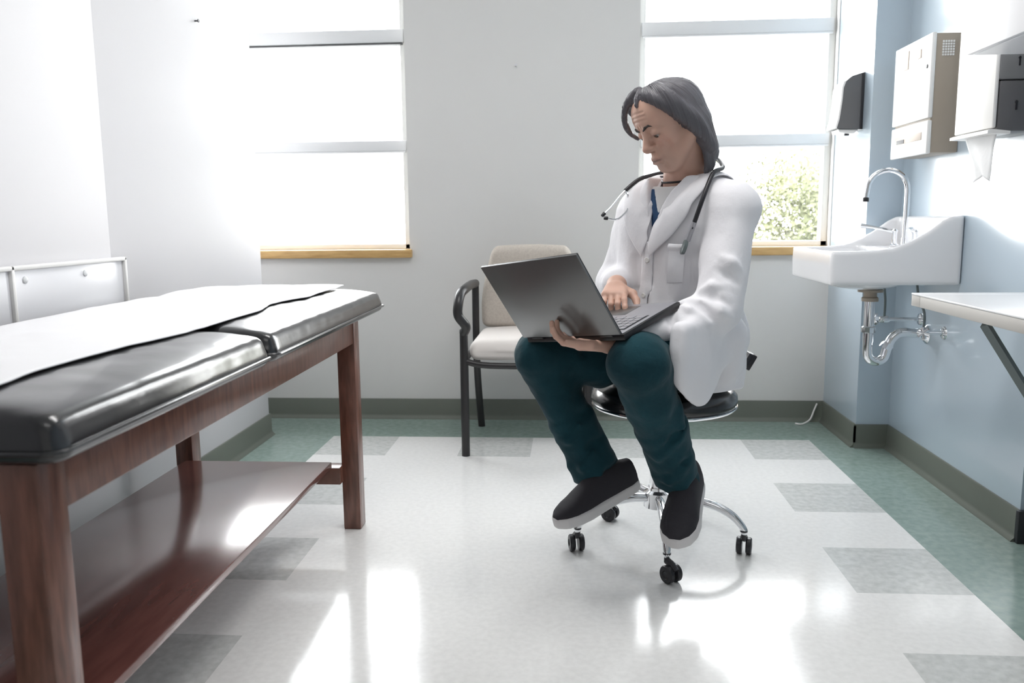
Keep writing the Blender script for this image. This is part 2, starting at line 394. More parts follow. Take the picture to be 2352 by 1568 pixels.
# ------------------------------------------------------------------ exam table
t = thing('exam_table', (-.95, 1.75, 0), 'mahogany exam table with black padded top, in front of the left wall', 'exam table')
for x, y in ((-.697, .99), (-.697, 2.52), (-1.235, .99), (-1.235, 2.52)):
    box((x - .028, y - .03, 0), (x + .028, y + .03, .675), .004).build('leg', M['wood_v'], t)
for x in (-.684, -1.248): box((x - .012, 1.02, .598), (x + .012, 2.49, .678), .003).build('rail', M['wood'], t)
for y in (1.0, 2.51): box((-1.21, y - .012, .598), (-.72, y + .012, .678), .003).build('rail', M['wood'], t)
for y in (1.03, 2.485): box((-1.21, y - .03, .158), (-.72, y + .03, .212), .003).build('stretcher', M['wood'], t)
box((-1.215, 1.0, .212), (-.745, 2.455, .232), .003).build('shelf', M['wood_x'], t)
def cushion(name, y0, y1, r0, r1):
    s = Sdf(); x0, x1 = -1.31, -.615
    s.rbox(((x0 + x1) / 2, (y0 + y1) / 2, .714), ((x1 - x0) / 2, (y1 - y0) / 2, .038), .03)
    def crown(P):
        u = (P[:, 0] - (x0 + x1) / 2) / ((x1 - x0) / 2); v = (P[:, 1] - (y0 + y1) / 2) / ((y1 - y0) / 2)
        k = np.clip((P[:, 2] - .685) / .035, 0, 1); e = 1 - np.clip(1 - np.abs(u) ** 5, 0, 1) * np.clip(1 - np.abs(v) ** 22, 0, 1)
        return k * (.021 * np.clip(e, 0, 1) - .005 * (1 - np.clip(e, 0, 1)) + .0010 * vnoise(P * 25))
    s.fun(crown, (0, 0, 0), (0, 0, 0), 0, 'd')
    # welt seam around the lower third
    o = s.build(name, M['vinyl'], .008, t, 3)
    mb = MB(); zz = .695; r = .03
    pts = [(cx_ + (r - .0060) * math.cos(R(a)), cy_ + (r - .0060) * math.sin(R(a)), zz) for cx_, cy_, a0 in ((x1 - r, y0 + r, -90), (x1 - r, y1 - r, 0), (x0 + r, y1 - r, 90), (x0 + r, y0 + r, 180), (x1 - r, y0 + r, 270)) for a in range(a0, a0 + 91, 18)]
    mb.tube(pts, .0035, 8); mb.build('piping', M['vinyl'], o)
cushion('main_cushion', .93, 1.675, 0, 0)
cushion('foot_cushion', 1.681, 2.72, 0, 0)
# paper runner lying on the cushions
NX, NY = 46, 110; px0, px1, py0, py1 = -1.225, -.77, .99, 2.69
gx, gy = np.meshgrid(np.linspace(0, 1, NX), np.linspace(0, 1, NY), indexing='ij')
wob = .02 * vnoise(np.stack([gy.ravel() * 9, gy.ravel() * 0 + 3, gx.ravel() * 0], 1)).reshape(gx.shape) * gx
PX = px0 + (px1 - px0) * gx + wob; PY = py0 + (py1 - py0) * gy + .012 * vnoise(np.stack([gx.ravel() * 6, gx.ravel() * 0 + 8, gy.ravel() * 0], 1)).reshape(gx.shape)
q = np.stack([PX.ravel() * 5, PY.ravel() * 4, PX.ravel() * 0], 1)
wr = np.abs(vnoise(q)) * .012 * np.clip((PY.ravel() - 1.5) * 1.2, .15, 1) + .003 * np.abs(vnoise(q * 3.1 + 5))
Z = .7615 + wr * .7 - .024 * np.abs((PX.ravel() + .9625) / .3475) ** 5
vs = np.stack([PX.ravel(), PY.ravel(), Z], 1); idx = np.arange(NX * NY).reshape(NX, NY)
fs = np.stack([idx[:-1, :-1], idx[1:, :-1], idx[1:, 1:], idx[:-1, 1:]], -1).reshape(-1, 4)
bot = vs.copy(); bot[:, 2] -= .0025; n = len(vs)
rim = list(idx[0, :]) + list(idx[1:, -1]) + list(idx[-1, :-1][::-1]) + list(idx[1:-1, 0][::-1])
rf = np.array([(rim[i], rim[(i + 1) % len(rim)], rim[(i + 1) % len(rim)] + n, rim[i] + n) for i in range(len(rim))])
pp = np_obj('exam_paper', np.concatenate([vs, bot]), np.concatenate([fs, fs[:, ::-1] + n, rf]), M['paper'])
tag(pp, 'crumpled white paper runner lying along the black exam table', 'paper sheet')

# white plastic guard screwed to the left wall
g = thing('wall_guard', (XL + .012, 2.2, .74), 'white plastic panel on the left wall just above the exam table', 'wall panel')
box((XL + .012, 1.70, .66), (XL + .022, 2.46, .872), .004).build('panel', M['panelplast'], g)
fr = MB(); 
for a, c in (((1.70, .860), (2.46, .872)), ((1.70, .66), (2.46, .672)), ((2.448, .66), (2.46, .872)), ((1.93, .66), (1.942, .872))): fr.box((XL + .02, a[0], a[1]), (XL + .032, c[0], c[1]), .003)
fr.build('raised_rim', M['whiteplast'], g)
for y in (1.99, 2.25): MB().lathe([(.009, 0), (.009, .003), (.005, .005)], (XL + .022, y, .835), (1, 0, 0), 16).build('screw', M['alu'], g)
# nails
nl = MB().lathe([(.003, 0), (.003, .012), (.006, .013), (.006, .016)], (XL, 3.115, 1.709), (1, 0, 0), 12).build('nail', M['dark']); tag(nl, 'small dark nail in the white left wall beside the window', 'nail')
nl = MB().lathe([(.003, 0), (.003, .012), (.006, .013), (.006, .016)], (-.259, YB, 1.678), (0, -1, 0), 12).build('nail', M['cabinet']); tag(nl, 'small grey nail in the back wall between the two windows', 'nail')

# ------------------------------------------------------------------ guest chair
ch = thing('guest_chair', (-.2, 3.58, 0), 'beige upholstered armchair with black frame against the back wall', 'chair')
CX = -.185
for sx in (-1, 1):
    x = CX + sx * .255
    nm = MB(); nm.tube([(x, 3.335, 0), (x, 3.335, .53)], .0175, 14); nm.build('leg', M['chairframe'], ch)
    nm = MB(); nm.tube([(x + .012 * -sx, 3.84, 0), (x, 3.79, .30), (x, 3.77, .68)], .0165, 14, smooth=6); nm.build('leg', M['chairframe'], ch)
    nm = MB(); nm.tube([(x, 3.335, .515), (x - .012 * -sx * -1, 3.315, .545), (x + .016 * sx, 3.302, .59), (x + .016 * sx, 3.302, .635), (x + .01 * sx, 3.335, .675), (x, 3.40, .69), (x, 3.60, .692), (x, 3.77, .685)], .0195, 14, smooth=6); nm.build('armrest', M['chairframe'], ch)
s = Sdf(); s.rbox((CX, 3.56, .44), (.235, .235, .04), .035)
s.fun(lambda P: np.where(P[:, 2] > .44, -.012 * np.clip(1 - ((P[:, 0] - CX) / .235) ** 2, 0, 1), 0), (0,) * 3, (0,) * 3, 0, 'd')
s.build('seat', M['chairseat'], .008, ch)
nm = MB(); nm.tube([(CX - .255, 3.335, .40), (CX - .15, 3.325, .383), (CX + .15, 3.325, .383), (CX + .255, 3.335, .40)], .013, 12, smooth=6)
for sx in (-1, 1): nm.tube([(CX + sx * .255, 3.335, .40), (CX + sx * .255, 3.77, .40)], .013, 12)
nm.tube([(CX - .255, 3.78, .40), (CX + .255, 3.78, .40)], .013, 12); nm.build('seat_frame', M['chairframe'], ch)
s = Sdf()
cbk = np.array(((1, 0, 0), (0, math.cos(.14), math.sin(.14)), (0, -math.sin(.14), math.cos(.14)))).T
cb_s = Sdf().rbox((0, 0, 0), (.232, .032, .185), .03)
def taper(P):
    q = (P - A((CX, 3.80, .665))) @ cbk.astype(np.float32); q = q.copy(); q[:, 0] /= 1 - .27 * np.clip((q[:, 2] + .08) / .265, 0, 1) ** 1.4
    return cb_s(q) * .85
s.fun(taper, (CX - .26, 3.7, .45), (CX + .26, 3.9, .88), 0)
s.fun(lambda P: -.010 * np.clip(1 - ((P[:, 0] - CX) / .23) ** 2, 0, 1), (0,) * 3, (0,) * 3, 0, 'd')
s.build('backrest', M['chairfabric'], .008, ch)

# ------------------------------------------------------------------ stool
SX, SY = .257, 2.415
st = thing('rolling_stool', (SX, SY, 0), 'round black chrome-based rolling stool under the seated person', 'stool')
MB().lathe([(.15, .428), (.192, .430), (.207, .437), (.212, .449), (.210, .466), (.198, .480), (.16, .487), (0, .488)], (SX + .012, SY, 0), n=56).build('seat', M['vinyl'], st)
MB().lathe([(.10, .421), (.19, .423), (.206, .428), (.2115, .434), (.2115, .437), (.204, .437), (.15, .433)], (SX + .012, SY, 0), n=56).build('seat_rim', M['chrome'], st)
MB().lathe([(.09, .405), (.09, .425), (.025, .425)], (SX, SY, 0)).build('seat_plate', M['blackplast'], st)
MB().lathe([(.025, .12), (.025, .27), (.014, .272), (.014, .41)], (SX, SY, 0)).build('column', M['chrome'], st)
MB().lathe([(.03, .115), (.042, .12), (.042, .165), (.03, .172), (.03, .18)], (SX, SY, 0)).build('hub', M['chrome'], st)
for k in range(5):
    a = R(-90 + 72 * k); dx, dy = math.cos(a), math.sin(a)
    p = lambda r, z: (SX + dx * r, SY + dy * r, z)
    nm = MB(); nm.tube([p(.03, .148), p(.09, .152), (p(.16, .142)), p(.215, .118), p(.25, .082), p(.252, .066)], [.014, .014, .013, .012, .0105, .009], 12, smooth=5); nm.build('base_arm', M['chrome'], st)
    cs = MB(); cs.lathe([(.008, .05), (.008, .072), (.011, .073), (.011, .078)], p(.252, 0), n=16)
    ca = a + .6 + k; ux, uy = math.cos(ca), math.sin(ca)
    ctr = Vector(p(.252, 0)) + Vector((ux * .018, uy * .018, .025))
    w = Vector((-uy, ux, 0))
    cs.tube([ctr + Vector((-ux * .018, -uy * .018, .03)), ctr + Vector((0, 0, .026)), ctr + Vector((ux * .02, uy * .02, .012))], .010, 10)
    c = cs.build('caster', M['blackplast'], st)
    for sg in (-1, 1):
        MB().lathe([(.006, -.008), (.022, -.008), (.0248, -.005), (.0248, .005), (.022, .008), (.012, .0085), (.010, .006), (.002, .006)], ctr + w * (.0135 * sg), w * sg, 24).build('wheel', M['blackplast'], c)
nm = MB(); nm.box((.510, 2.47, .515), (.526, 2.54, .575), .004, rot=Matrix.Rotation(.5, 3, 'Y')); nm.box((.522, 2.475, .52), (.54, 2.535, .57), .004, rot=Matrix.Rotation(.5, 3, 'Y'))
nm.tube([(SX + .06, SY + .02, .415), (.43, 2.49, .43), (.512, 2.505, .53)], .007, 10, smooth=5); nm.build('bracket', M['blackplast'], st)

# ------------------------------------------------------------------ sink and plumbing
def poly_sdf(poly):
    Pq = np.asarray(poly, np.float32)
    def f(x, z):
        d = np.full(len(x), 1e9, np.float32); sg = np.ones(len(x), np.float32)
        for i in range(len(Pq)):
            a = Pq[i]; b = Pq[i - 1]; e = b - a; wx = x - a[0]; wz = z - a[1]
            t = np.clip((wx * e[0] + wz * e[1]) / (e @ e), 0, 1); d = np.minimum(d, (wx - e[0] * t) ** 2 + (wz - e[1] * t) ** 2)
            c1 = z >= a[1]; c2 = z < b[1]; c3 = e[0] * wz > e[1] * wx
            sg = np.where((c1 & c2 & c3) | (~c1 & ~c2 & ~c3), -sg, sg)
        return sg * np.sqrt(d)
    return f
sk = Sdf()
prof = [(.895, .733), (.892, .80), (.896, .851), (.966, .852), (1.05, .855), (1.10, .862), (1.16, .885), (1.215, .918), (1.26, .952), (1.292, .968), (1.334, .972), (1.334, .733)]
pf = poly_sdf(prof); SY0, SY1 = 2.952, 3.47
def sinkbody(P):
    d = pf(P[:, 0], P[:, 2]); yy = np.maximum(SY0 - P[:, 1], P[:, 1] - SY1); return -smin(-d, -yy, .012)
sk.fun(sinkbody, (.89, SY0, .73), (1.35, SY1, .98), 0)
sk.rbox((1.12, 3.21, .86), (.232, .30, .30), .07, op='i', k=.005)      # rounded front corners in plan
sk.rbox((1.04, 3.21, .92), (.118, .228, .155), .045, k=.014, op='s')   # bowl
sk.rbox((1.16, 3.21, 1.06), (.138, .232, .205), .02, k=.012, op='s')   # ledge behind the bowl, between the wings
sk.ell((1.08, 3.21, .735), (.13, .19, .035), k=.03)                    # belly of the bowl
s_ = sk.build('clinic_sink', M['ceramic'], .006, None, 2)
tag(s_, 'white ceramic wall-hung sink with curved splash sides on the blue wall', 'sink')
# faucet
fc = thing('gooseneck_faucet', (1.229, 3.2, .855), 'tall chrome gooseneck faucet standing on the back ledge of the sink', 'faucet')
pts = [(1.232, 3.2, .859), (1.232, 3.2, 1.066)] + [(1.16 + .072 * math.cos(R(a)), 3.2, 1.066 + .072 * math.sin(R(a))) for a in range(15, 181, 15)] + [(1.084, 3.2, 1.035)]
MB().tube(pts, [.0095] * len(pts), 14).build('spout', M['chrome'], fc)
MB().lathe([(.020, .8585), (.020, .862), (.013, .866), (.012, .89)], (1.232, 3.2, 0), n=20).build('spout_base', M['chrome'], fc)
MB().lathe([(.0095, 0), (.011, -.004), (.011, -.016), (.008, -.016)], (1.084, 3.2, 1.04), n=16).build('aerator', M['blackplast'], fc)
for y, e in ((3.11, (1.20, 3.085, .918)), (3.30, (1.13, 3.37, .935))):
    h = MB().lathe([(.018, .8585), (.018, .862), (.010, .866), (.009, .905), (.012, .915), (.004, .922)], (1.232, y, 0), n=18).build('handle', M['chrome'], fc)
    MB().tube([(1.232, y, .912), ((1.232 + e[0]) / 2, (y + e[1]) / 2, .925), e], [.007, .006, .010], 10, smooth=4).build('lever', M['chrome'], h)
# waste trap below the sink
tp = thing('waste_trap', (1.118, 3.2, .70), 'chrome drain trap curving below the sink to the blue wall', 'drain pipe')
MB().lathe([(.045, .690), (.045, .6995), (.028, .694), (.024, .69), (.024, .672), (.03, .668), (.03, .655), (.018, .655)], (1.118, 3.2, 0), n=24).build('drain_flange', M['beige'], tp)
MB().lathe([(.019, .50), (.019, .67)], (1.118, 3.2, 0), n=20).build('tailpiece', M['chrome'], tp)
for z in (.535,): MB().lathe([(.02, z), (.026, z + .003), (.026, z + .022), (.02, z + .026)], (1.118, 3.2, 0), n=10).build('slip_nut', M['chrome'], tp)
u = [(1.118, 3.2, .545), (1.118, 3.2, .47)] + [(1.152 - .034 * math.cos(R(a)), 3.2, .462 - .036 * math.sin(R(a))) for a in range(30, 180, 30)] + [(1.19, 3.2, .478), (1.20, 3.2, .505), (1.222, 3.2, .53), (1.25, 3.2, .537), (1.29, 3.2, .534), (1.335, 3.2, .53)]
MB().tube(u, .0175, 16, smooth=3).build('trap_bend', M['chrome'], tp)
MB().lathe([(.024, -.012), (.024, .012)], (1.187, 3.2, .485), (.5, 0, .86), 10).build('slip_nut', M['chrome'], tp)
MB().lathe([(.018, 0), (.036, .0), (.036, .006), (.024, .016)], (1.335, 3.2, .53), (-1, 0, 0), 28).build('wall_flange', M['chrome'], tp)
# two supply stops
def stop(y, x, z, label, far):
    v = thing('supply_valve', (XR, y, z), label, 'valve', )
    MB().lathe([(.01, 0), (.024, 0), (.022, .005), (.01, .008)], (XR, y, z), (-1, 0, 0), 20).build('wall_flange', M['chrome'], v)
    MB().tube([(XR, y, z), (x, y, z)], .0075, 12).build('stub_pipe', M['chrome'], v)
    MB().lathe([(.012, -.018), (.014, -.012), (.014, .012), (.011, .018)], (x, y, z), (1, 0, 0), 16).build('valve_body', M['chrome'], v)
    n_ = Vector((-1, 0, 0)) if far else Vector((-.35, -.85, .1)).normalized()
    hb = Vector((x, y, z)) + n_ * .034
    w = MB(); w.tube([(x, y, z), hb], .005, 10)
    for k in range(6):
        a = k * math.pi / 3; q_ = n_.orthogonal().normalized(); s2 = n_.cross(q_)
        w.tube([hb, hb + (q_ * math.cos(a) + s2 * math.sin(a)) * .021], [.006, .008], 8)
    w.build('hand_wheel', M['chrome'], v)
    MB().tube([(x, y, z + .01), (x, y, z + .07), (x - .01, y + (3.2 - y) * .2, z + .12), (x - .012, y + (3.2 - y) * .35, .722)], .0045, 10, smooth=6).build('supply_tube', M['steel'], v)
stop(3.27, 1.20, .578, 'chrome supply valve behind the drain trap under the sink', True)
stop(3.06, 1.262, .553, 'chrome supply valve nearest the counter, in front of the drain trap', False)

# ------------------------------------------------------------------ dispensers on the right
d = thing('soap_dispenser', (XC, 3.67, 1.3), 'black soap dispenser on the pale blue pillar beside the window', 'soap dispenser')
MB().prism([(XC, 1.327), (1.095, 1.332), (1.105, 1.37), (1.113, 1.44), (1.116, 1.495), (1.126, 1.522), (1.15, 1.542), (XC, 1.557)], 'y', 3.625, 3.74).build('housing', M['greyplast'], d)
MB().prism([(1.0955, 1.334), (1.088, 1.335), (1.098, 1.372), (1.106, 1.44), (1.109, 1.497), (1.117, 1.521), (1.1255, 1.522), (1.116, 1.495), (1.113, 1.44), (1.105, 1.37)], 'y', 3.622, 3.743).build('cover', M['whiteplast'], d)  # white on a black dispenser: window light on the front put into the colour
box((1.188, 3.622, 1.328), (1.1985, 3.626, 1.553), .001).build('mounting_plate', M['blackplast'], d)
MB().prism([(1.185, 1.327), (1.105, 1.329), (1.11, 1.318), (1.15, 1.312), (1.17, 1.312)], 'y', 3.635, 3.73).build('push_bar', M['whiteplast'], d)
MB().lathe([(.010, 1.305), (.010, 1.316)], (1.148, 3.66, 0), n=14).build('nozzle', M['blackplast'], d)

d = thing('glove_dispenser', (XR, 3.2, 1.185), 'tall beige dispenser with a side vent on the blue wall above the sink', 'dispenser')
bx0 = 1.230
box((bx0 + .006, 3.05, 1.187), (XR, 3.37, 1.588), .006).build('body', M['beige'], d)
box((bx0 - .004, 3.046, 1.306), (bx0 + .012, 3.374, 1.590), .004).build('door', M['whiteplast'], d)  # white doors, darker beige body: lit front and shaded side set by colour
lo = MB(); lo.box((bx0 - .004, 3.046, 1.185), (bx0 + .012, 3.374, 1.298), .004); lo.build('door', M['whiteplast'], d)
box((bx0 - .006, 3.09, 1.235), (bx0 - .002, 3.33, 1.262), .001).build('slot', M['beige2'], d)
box((bx0 - .0075, 3.24, 1.236), (bx0 - .004, 3.31, 1.25), .001).build('tissue_tab', M['dark'], d)
box((bx0 - .006, 3.24, 1.50), (bx0 - .003, 3.28, 1.565), .001).build('printed_label', M['beige2'], d)
box((bx0 - .006, 3.13, 1.52), (bx0 - .003, 3.16, 1.55), .001).build('printed_label', M['beige2'], d)
MB().lathe([(.007, 0), (.006, .003)], (bx0 - .004, 3.075, 1.482), (-1, 0, 0), 14).build('lock', M['dark'], d)
v = MB()
for i in range(5):
    for j in range(6): v.box((1.262 + i * .0085, 3.0475, 1.512 + j * .0088), (1.268 + i * .0085, 3.0505, 1.5185 + j * .0088))
v.build('vent_grille', M['whiteplast'], d)

d = thing('towel_dispenser', (XR, 2.62, 1.2), 'dark grey paper towel dispenser with its lit front coloured white, nearest the wall cabinet', 'dispenser')
tx = 1.183; ty0, ty1 = 2.50, 2.735
box((tx + .014, ty0, 1.205), (XR, ty1 - .004, 1.345), .006).build('case', M['greyplast'], d)
box((tx + .010, ty0 - .002, 1.347), (XR, ty1 - .004, 1.53), .006).build('case', mat('mid_grey_plastic', (.20, .20, .205), .4), d)
box((tx, ty0, 1.215), (tx + .012, ty1, 1.53), .004).build('cover', M['whiteplast'], d)  # white cover on a grey case paints the lit front against the backlit side
for z in (1.285, 1.405):
    MB().lathe([(.005, 0), (.0035, .002)], (1.245, ty0 - .001, z), (0, -1, 0), 14).build('keyhole', M['blackplast'], d)
    box((1.243, ty0 - .004, z - .022), (1.247, ty0 + .001, z)).build('keyhole', M['blackplast'], d)
MB().prism([(tx - .012, 1.2), (tx + .05, 1.198), (tx + .05, 1.206), (tx - .002, 1.212), (tx - .012, 1.208)], 'y', ty0 - .004, ty1).build('tear_bar', M['whiteplast'], d)
box((tx + .03, 2.66, 1.172), (tx + .06, 2.70, 1.2), .004).build('release_button', M['blackplast'], d)
# paper towel hanging out
NT, NU = 20, 14; tv = []
for i in range(NT):
    for j in range(NU):
        a = i / (NT - 1); u_ = j / (NU - 1); y = 2.52 + .17 * u_ * (1 - .25 * a) + .01 * a
        tv.append((tx + .025 - .012 * math.sin(a * 2.4 + u_ * 2) + .010 * math.sin(u_ * 7 + a * 3) * a, y, 1.203 - .135 * a * (1 - .18 * math.sin(u_ * 3.1))))
ix = np.arange(NT * NU).reshape(NT, NU); ff = np.stack([ix[:-1, :-1], ix[:-1, 1:], ix[1:, 1:], ix[1:, :-1]], -1).reshape(-1, 4)
tw = np_obj('paper_towel', np.array(tv), ff, M['towel']); sm = tw.modifiers.new('thick', 'SOLIDIFY'); sm.thickness = .0012
tag(tw, 'white paper towel hanging from the dark grey towel dispenser', 'paper towel')

# wall cabinet above
cb = thing('wall_cabinet', (1.24, 2.1, 1.39), 'light grey wall cabinet at the top right corner above the towel dispenser', 'cabinet')
box((1.075, 1.55, 1.396), (1.435, 2.40, 2.1), .003).build('body', M['cabinet'], cb)
for y0, y1 in ((1.552, 1.973), (1.977, 2.398)):
    q = box((1.056, y0, 1.396), (1.074, y1, 2.1), .003).build('door', M['cabinet'], cb)
    box((1.035, (1.975 + (-.04 if y0 < 1.6 else .04)) - .005, 1.47), (1.057, (1.975 + (-.04 if y0 < 1.6 else .04)) + .005, 1.58), .003).build('door_handle', M['alu'], q)
# work counter
cn = thing('work_counter', (1.2, 2.1, .71), 'white topped wall counter on a steel brace at the right edge', 'counter')
box((1.005, 1.2, .708), (1.4345, 2.475, .740), .002).build('edge_band', M['counter_edge'], cn)
box((1.004, 1.199, .740), (1.4345, 2.476, .746), .002).build('countertop', M['counter'], cn)
mb = MB(); mb.box((1.005, 2.4755, .708), (1.334, 2.535, .740), .002); mb.build('edge_band', M['counter_edge'], cn)
box((1.004, 2.4755, .740), (1.334, 2.536, .746), .002).build('countertop', M['counter'], cn)
for y in (2.14, 1.45):
    nm = MB(); nm.tube([(1.03, y, .702), (1.414, y, .12)], .013, 4, flat=(0, 1, 0)); nm.build('brace', M['steel'], cn)
# cord on the floor by the back baseboard
o = MB().tube([(1.165, 3.965, .09), (1.15, 3.955, .06), (1.13, 3.94, .02), (1.10, 3.92, .006), (1.075, 3.90, .005), (1.055, 3.915, .005)], .004, 8, smooth=6).build('power_cord', M['whiteplast'])
tag(o, 'short white cord lying against the back baseboard near the pillar', 'cord')

# ------------------------------------------------------------------ outdoors beyond the windows
o = box((-30, YB + .2, -.25), (30, 40, -.2)).build('ground_outside', M['outground']); struct(o)
def shrub(x, y, z0, h, w, n, name, label, cat):
    r = thing(name, (x, y, z0), label, cat)
    st_ = MB()
    st_.tube([(x, y, z0), (x + .05, y, z0 + h * .4), (x - .03 * w, y, z0 + h * .95)], [.05 * h / 3, .02 * h / 3], 8, smooth=4)
    tips = []
    for k in range(14):
        a = random.uniform(0, 6.28); zz = random.uniform(.25, .8) * h
        p = Vector((x, y, z0 + zz)); q_ = p + Vector((math.cos(a) * w * random.uniform(.4, .95), math.sin(a) * w * .7, h * random.uniform(.05, .22)))
        st_.tube([p, (p + q_) / 2 + Vector((0, 0, .05)), q_], [.012 * h / 3, .004], 6, smooth=3); tips.append((p, q_))
    st_.build('branch', M['bark'], r)
    lf = MB()
    for k in range(n):
        p, q_ = random.choice(tips); t_ = random.uniform(.3, 1.15); c = p.lerp(q_, t_) + Vector((random.gauss(0, .16 * w), random.gauss(0, .16 * w), random.gauss(0, .10 * h)))
        u_ = Vector((random.gauss(0, 1), random.gauss(0, 1), random.gauss(0, 1))).normalized(); s_v = u_.orthogonal().normalized(); L = random.uniform(.045, .085)
        up_ = u_.cross(s_v) * L * .15
        lf.add([c, c + u_ * L * .5 + s_v * L * .3 + up_, c + u_ * L, c + u_ * L * .5 - s_v * L * .3 + up_], [(0, 1, 2, 3)])
    lf.build('foliage', M['leaf'], r, fixn=False)
shrub(3.0, 9.5, -.2, 1.9, 1.5, 10500, 'garden_shrub', 'pale yellow-green shrub outside behind the right window', 'shrub')
shrub(3.9, 12.5, -.2, 3.1, .9, 240, 'sparse_tree', 'faint sparse young tree outside behind the right window', 'tree')
shrub(-2.2, 13., -.2, 3.4, 1.2, 160, 'sparse_tree', 'very faint sparse tree outside behind the left window', 'tree')

# ------------------------------------------------------------------ person
def unit(v): v = A(v); return v / np.linalg.norm(v)
TF = unit((-.73, -.68, 0)); TL = unit((.68, -.73, 0)); UP = A((0, 0, 1))       # torso front, left, up
# spine of the torso by height: centre x, y, half width, half depth
TZ = [.46, .55, .64, .75, .86, .95, 1.00, 1.035, 1.06, 1.09, 1.13]
TX = [.300, .302, .304, .307, .311, .314, .314, .313, .311, .306, .302]
TY = [2.425, 2.43, 2.432, 2.425, 2.405, 2.38, 2.365, 2.355, 2.347, 2.337, 2.328]
TW = [.185, .188, .180, .172, .182, .192, .188, .155, .115, .078, .070]
TD = [.135, .140, .138, .133, .132, .124, .112, .098, .085, .074, .068]
def torso(off=0., z0=.46, z1=1.1, wmul=1.):
    def fn(P):
        z = P[:, 2]; q0 = P[:, 0] - np.interp(z, TZ, TX); q1 = P[:, 1] - np.interp(z, TZ, TY)
        f = q0 * TF[0] + q1 * TF[1]; l = q0 * TL[0] + q1 * TL[1]
        w = np.interp(z, TZ, TW) * wmul + off; dd = np.interp(z, TZ, TD) + off
        rr = (np.abs(f / dd) ** 2.3 + np.abs(l / w) ** 2.3) ** (1 / 2.3)
        d = (rr - 1) * np.minimum(w, dd) * .92
        e = np.maximum(z0 - z, z - z1)
        return np.where((d < 0) & (e < 0), np.maximum(d, e), np.sqrt(np.maximum(d, 0) ** 2 + np.maximum(e, 0) ** 2))
    return fn
TB = ((.02, 2.1, .44), (.6, 2.7, 1.14))
def loc(f, l, z):   # torso frame -> world
    return A((np.interp(z, TZ, TX) + TF[0] * f + TL[0] * l, np.interp(z, TZ, TY) + TF[1] * f + TL[1] * l, z))
LS, LE, LW = A((.413, 2.235, .995)), A((.372, 2.145, .738)), A((.118, 2.075, .668))
RS, RE, RW = A((.215, 2.47, .995)), A((.135, 2.60, .775)), A((.126, 2.345, .788))
LH, LK, LA = A((.350, 2.375, .57)), A((.160, 2.0, .622)), A((.290, 2.20, .262))
RH, RK, RA = A((.235, 2.50, .57)), A((-.090, 2.25, .600)), A((.080, 2.31, .245))

# head frame
HS = .97; H0 = A((.258, 2.262, 1.226))
hy, hp = unit((-.885, -.465, 0)), R(29)
hf = A((hy[0] * math.cos(hp), hy[1] * math.cos(hp), -math.sin(hp))); hl = unit((-hy[1], hy[0], 0)); hu = np.cross(hf, hl)
roll = R(4); hl, hu = hl * math.cos(roll) + hu * math.sin(roll), hu * math.cos(roll) - hl * math.sin(roll)
HR = np.stack([hf, hl, hu], 1)
def hw(x, y, z): return H0 + HS * (HR @ A((x, y, z)))
def hcap(s, a, b, ra, rb=None, k=.01, op='u'): s.cap(hw(*a), hw(*b), ra * HS, (ra if rb is None else rb) * HS, k, op)
def hell(s, c, r, k=.01, op='u', ry=0.):
    Rm = HR if not ry else HR @ A(((math.cos(ry), 0, math.sin(ry)), (0, 1, 0), (-math.sin(ry), 0, math.cos(ry))))
    s.ell(hw(*c), A(r) * HS, Rm, k, op)

body = Sdf()
# head
hell(body, (-.010, 0, .027), (.089, .073, .076), .01)
hell(body, (.038, 0, .040), (.056, .064, .060), .03)
hcap(body, (.030, 0, -.012), (.050, 0, -.088), .058, .030, .025)
for sg in (-1, 1):
    hcap(body, (-.005, sg * .060, -.045), (.055, sg * .018, -.098), .019, .019, .020)
    hell(body, (.056, sg * .043, -.026), (.026, .022, .018), .02)
    hcap(body, (.082, sg * .012, .017), (.066, sg * .047, .018), .0115, .0095, .009)
hcap(body, (.070, -.012, -.098), (.070, .012, -.098), .018, None, .015)
hcap(body, (.074, 0, -.070), (.074, 0, -.062), .024, None, .015)
for sg in (-1, 1):
    hell(body, (.096, sg * .030, -.002), (.018, .019, .012), .012, 's'); hell(body, (.082, sg * .058, -.050), (.016, .016, .026), .02, 's')
    hell(body, (.0738, sg * .0315, .0005), (.0164, .0170, .0128), .004)      # lids over the globes
    hcap(body, (.0865, sg * .022, -.0105), (.081, sg * .044, -.0095), .0024, .0022, .002, 's');
hcap(body, (.080, 0, .014), (.1040, 0, -.032), .0085, .0115, .010)
hcap(body, (.095, 0, -.037), (.1030, 0, -.034), .011, .0115, .006)
for sg in (-1, 1):
    hell(body, (.092, sg * .0135, -.039), (.0125, .0085, .0085), .005)
    hell(body, (.097, sg * .0075, -.0465), (.005, .0035, .004), .003, 's')
    hcap(body, (.0905, sg * .021, -.042), (.080, sg * .033, -.072), .0058, .0042, .006, 's')
    hell(body, (-.006, sg * .076, -.012), (.019, .008, .031), .006)
hcap(body, (.090, -.020, -.071), (.090, .020, -.071), .0065, None, .008)
hcap(body, (.0965, -.008, -.0655), (.0965, .008, -.0655), .0052, None, .006)
hcap(body, (.093, -.012, -.0785), (.093, .012, -.0785), .0068, None, .006)
hcap(body, (.1015, -.013, -.0722), (.1015, .013, -.0722), .0026, None, .0025, 's')
for sg in (-1, 1): hcap(body, (.1015, sg * .013, -.0722), (.092, sg * .026, -.0745), .0026, .002, .0025, 's')
hcap(body, (.096, -.010, -.0865), (.096, .010, -.0865), .004, None, .005, 's')
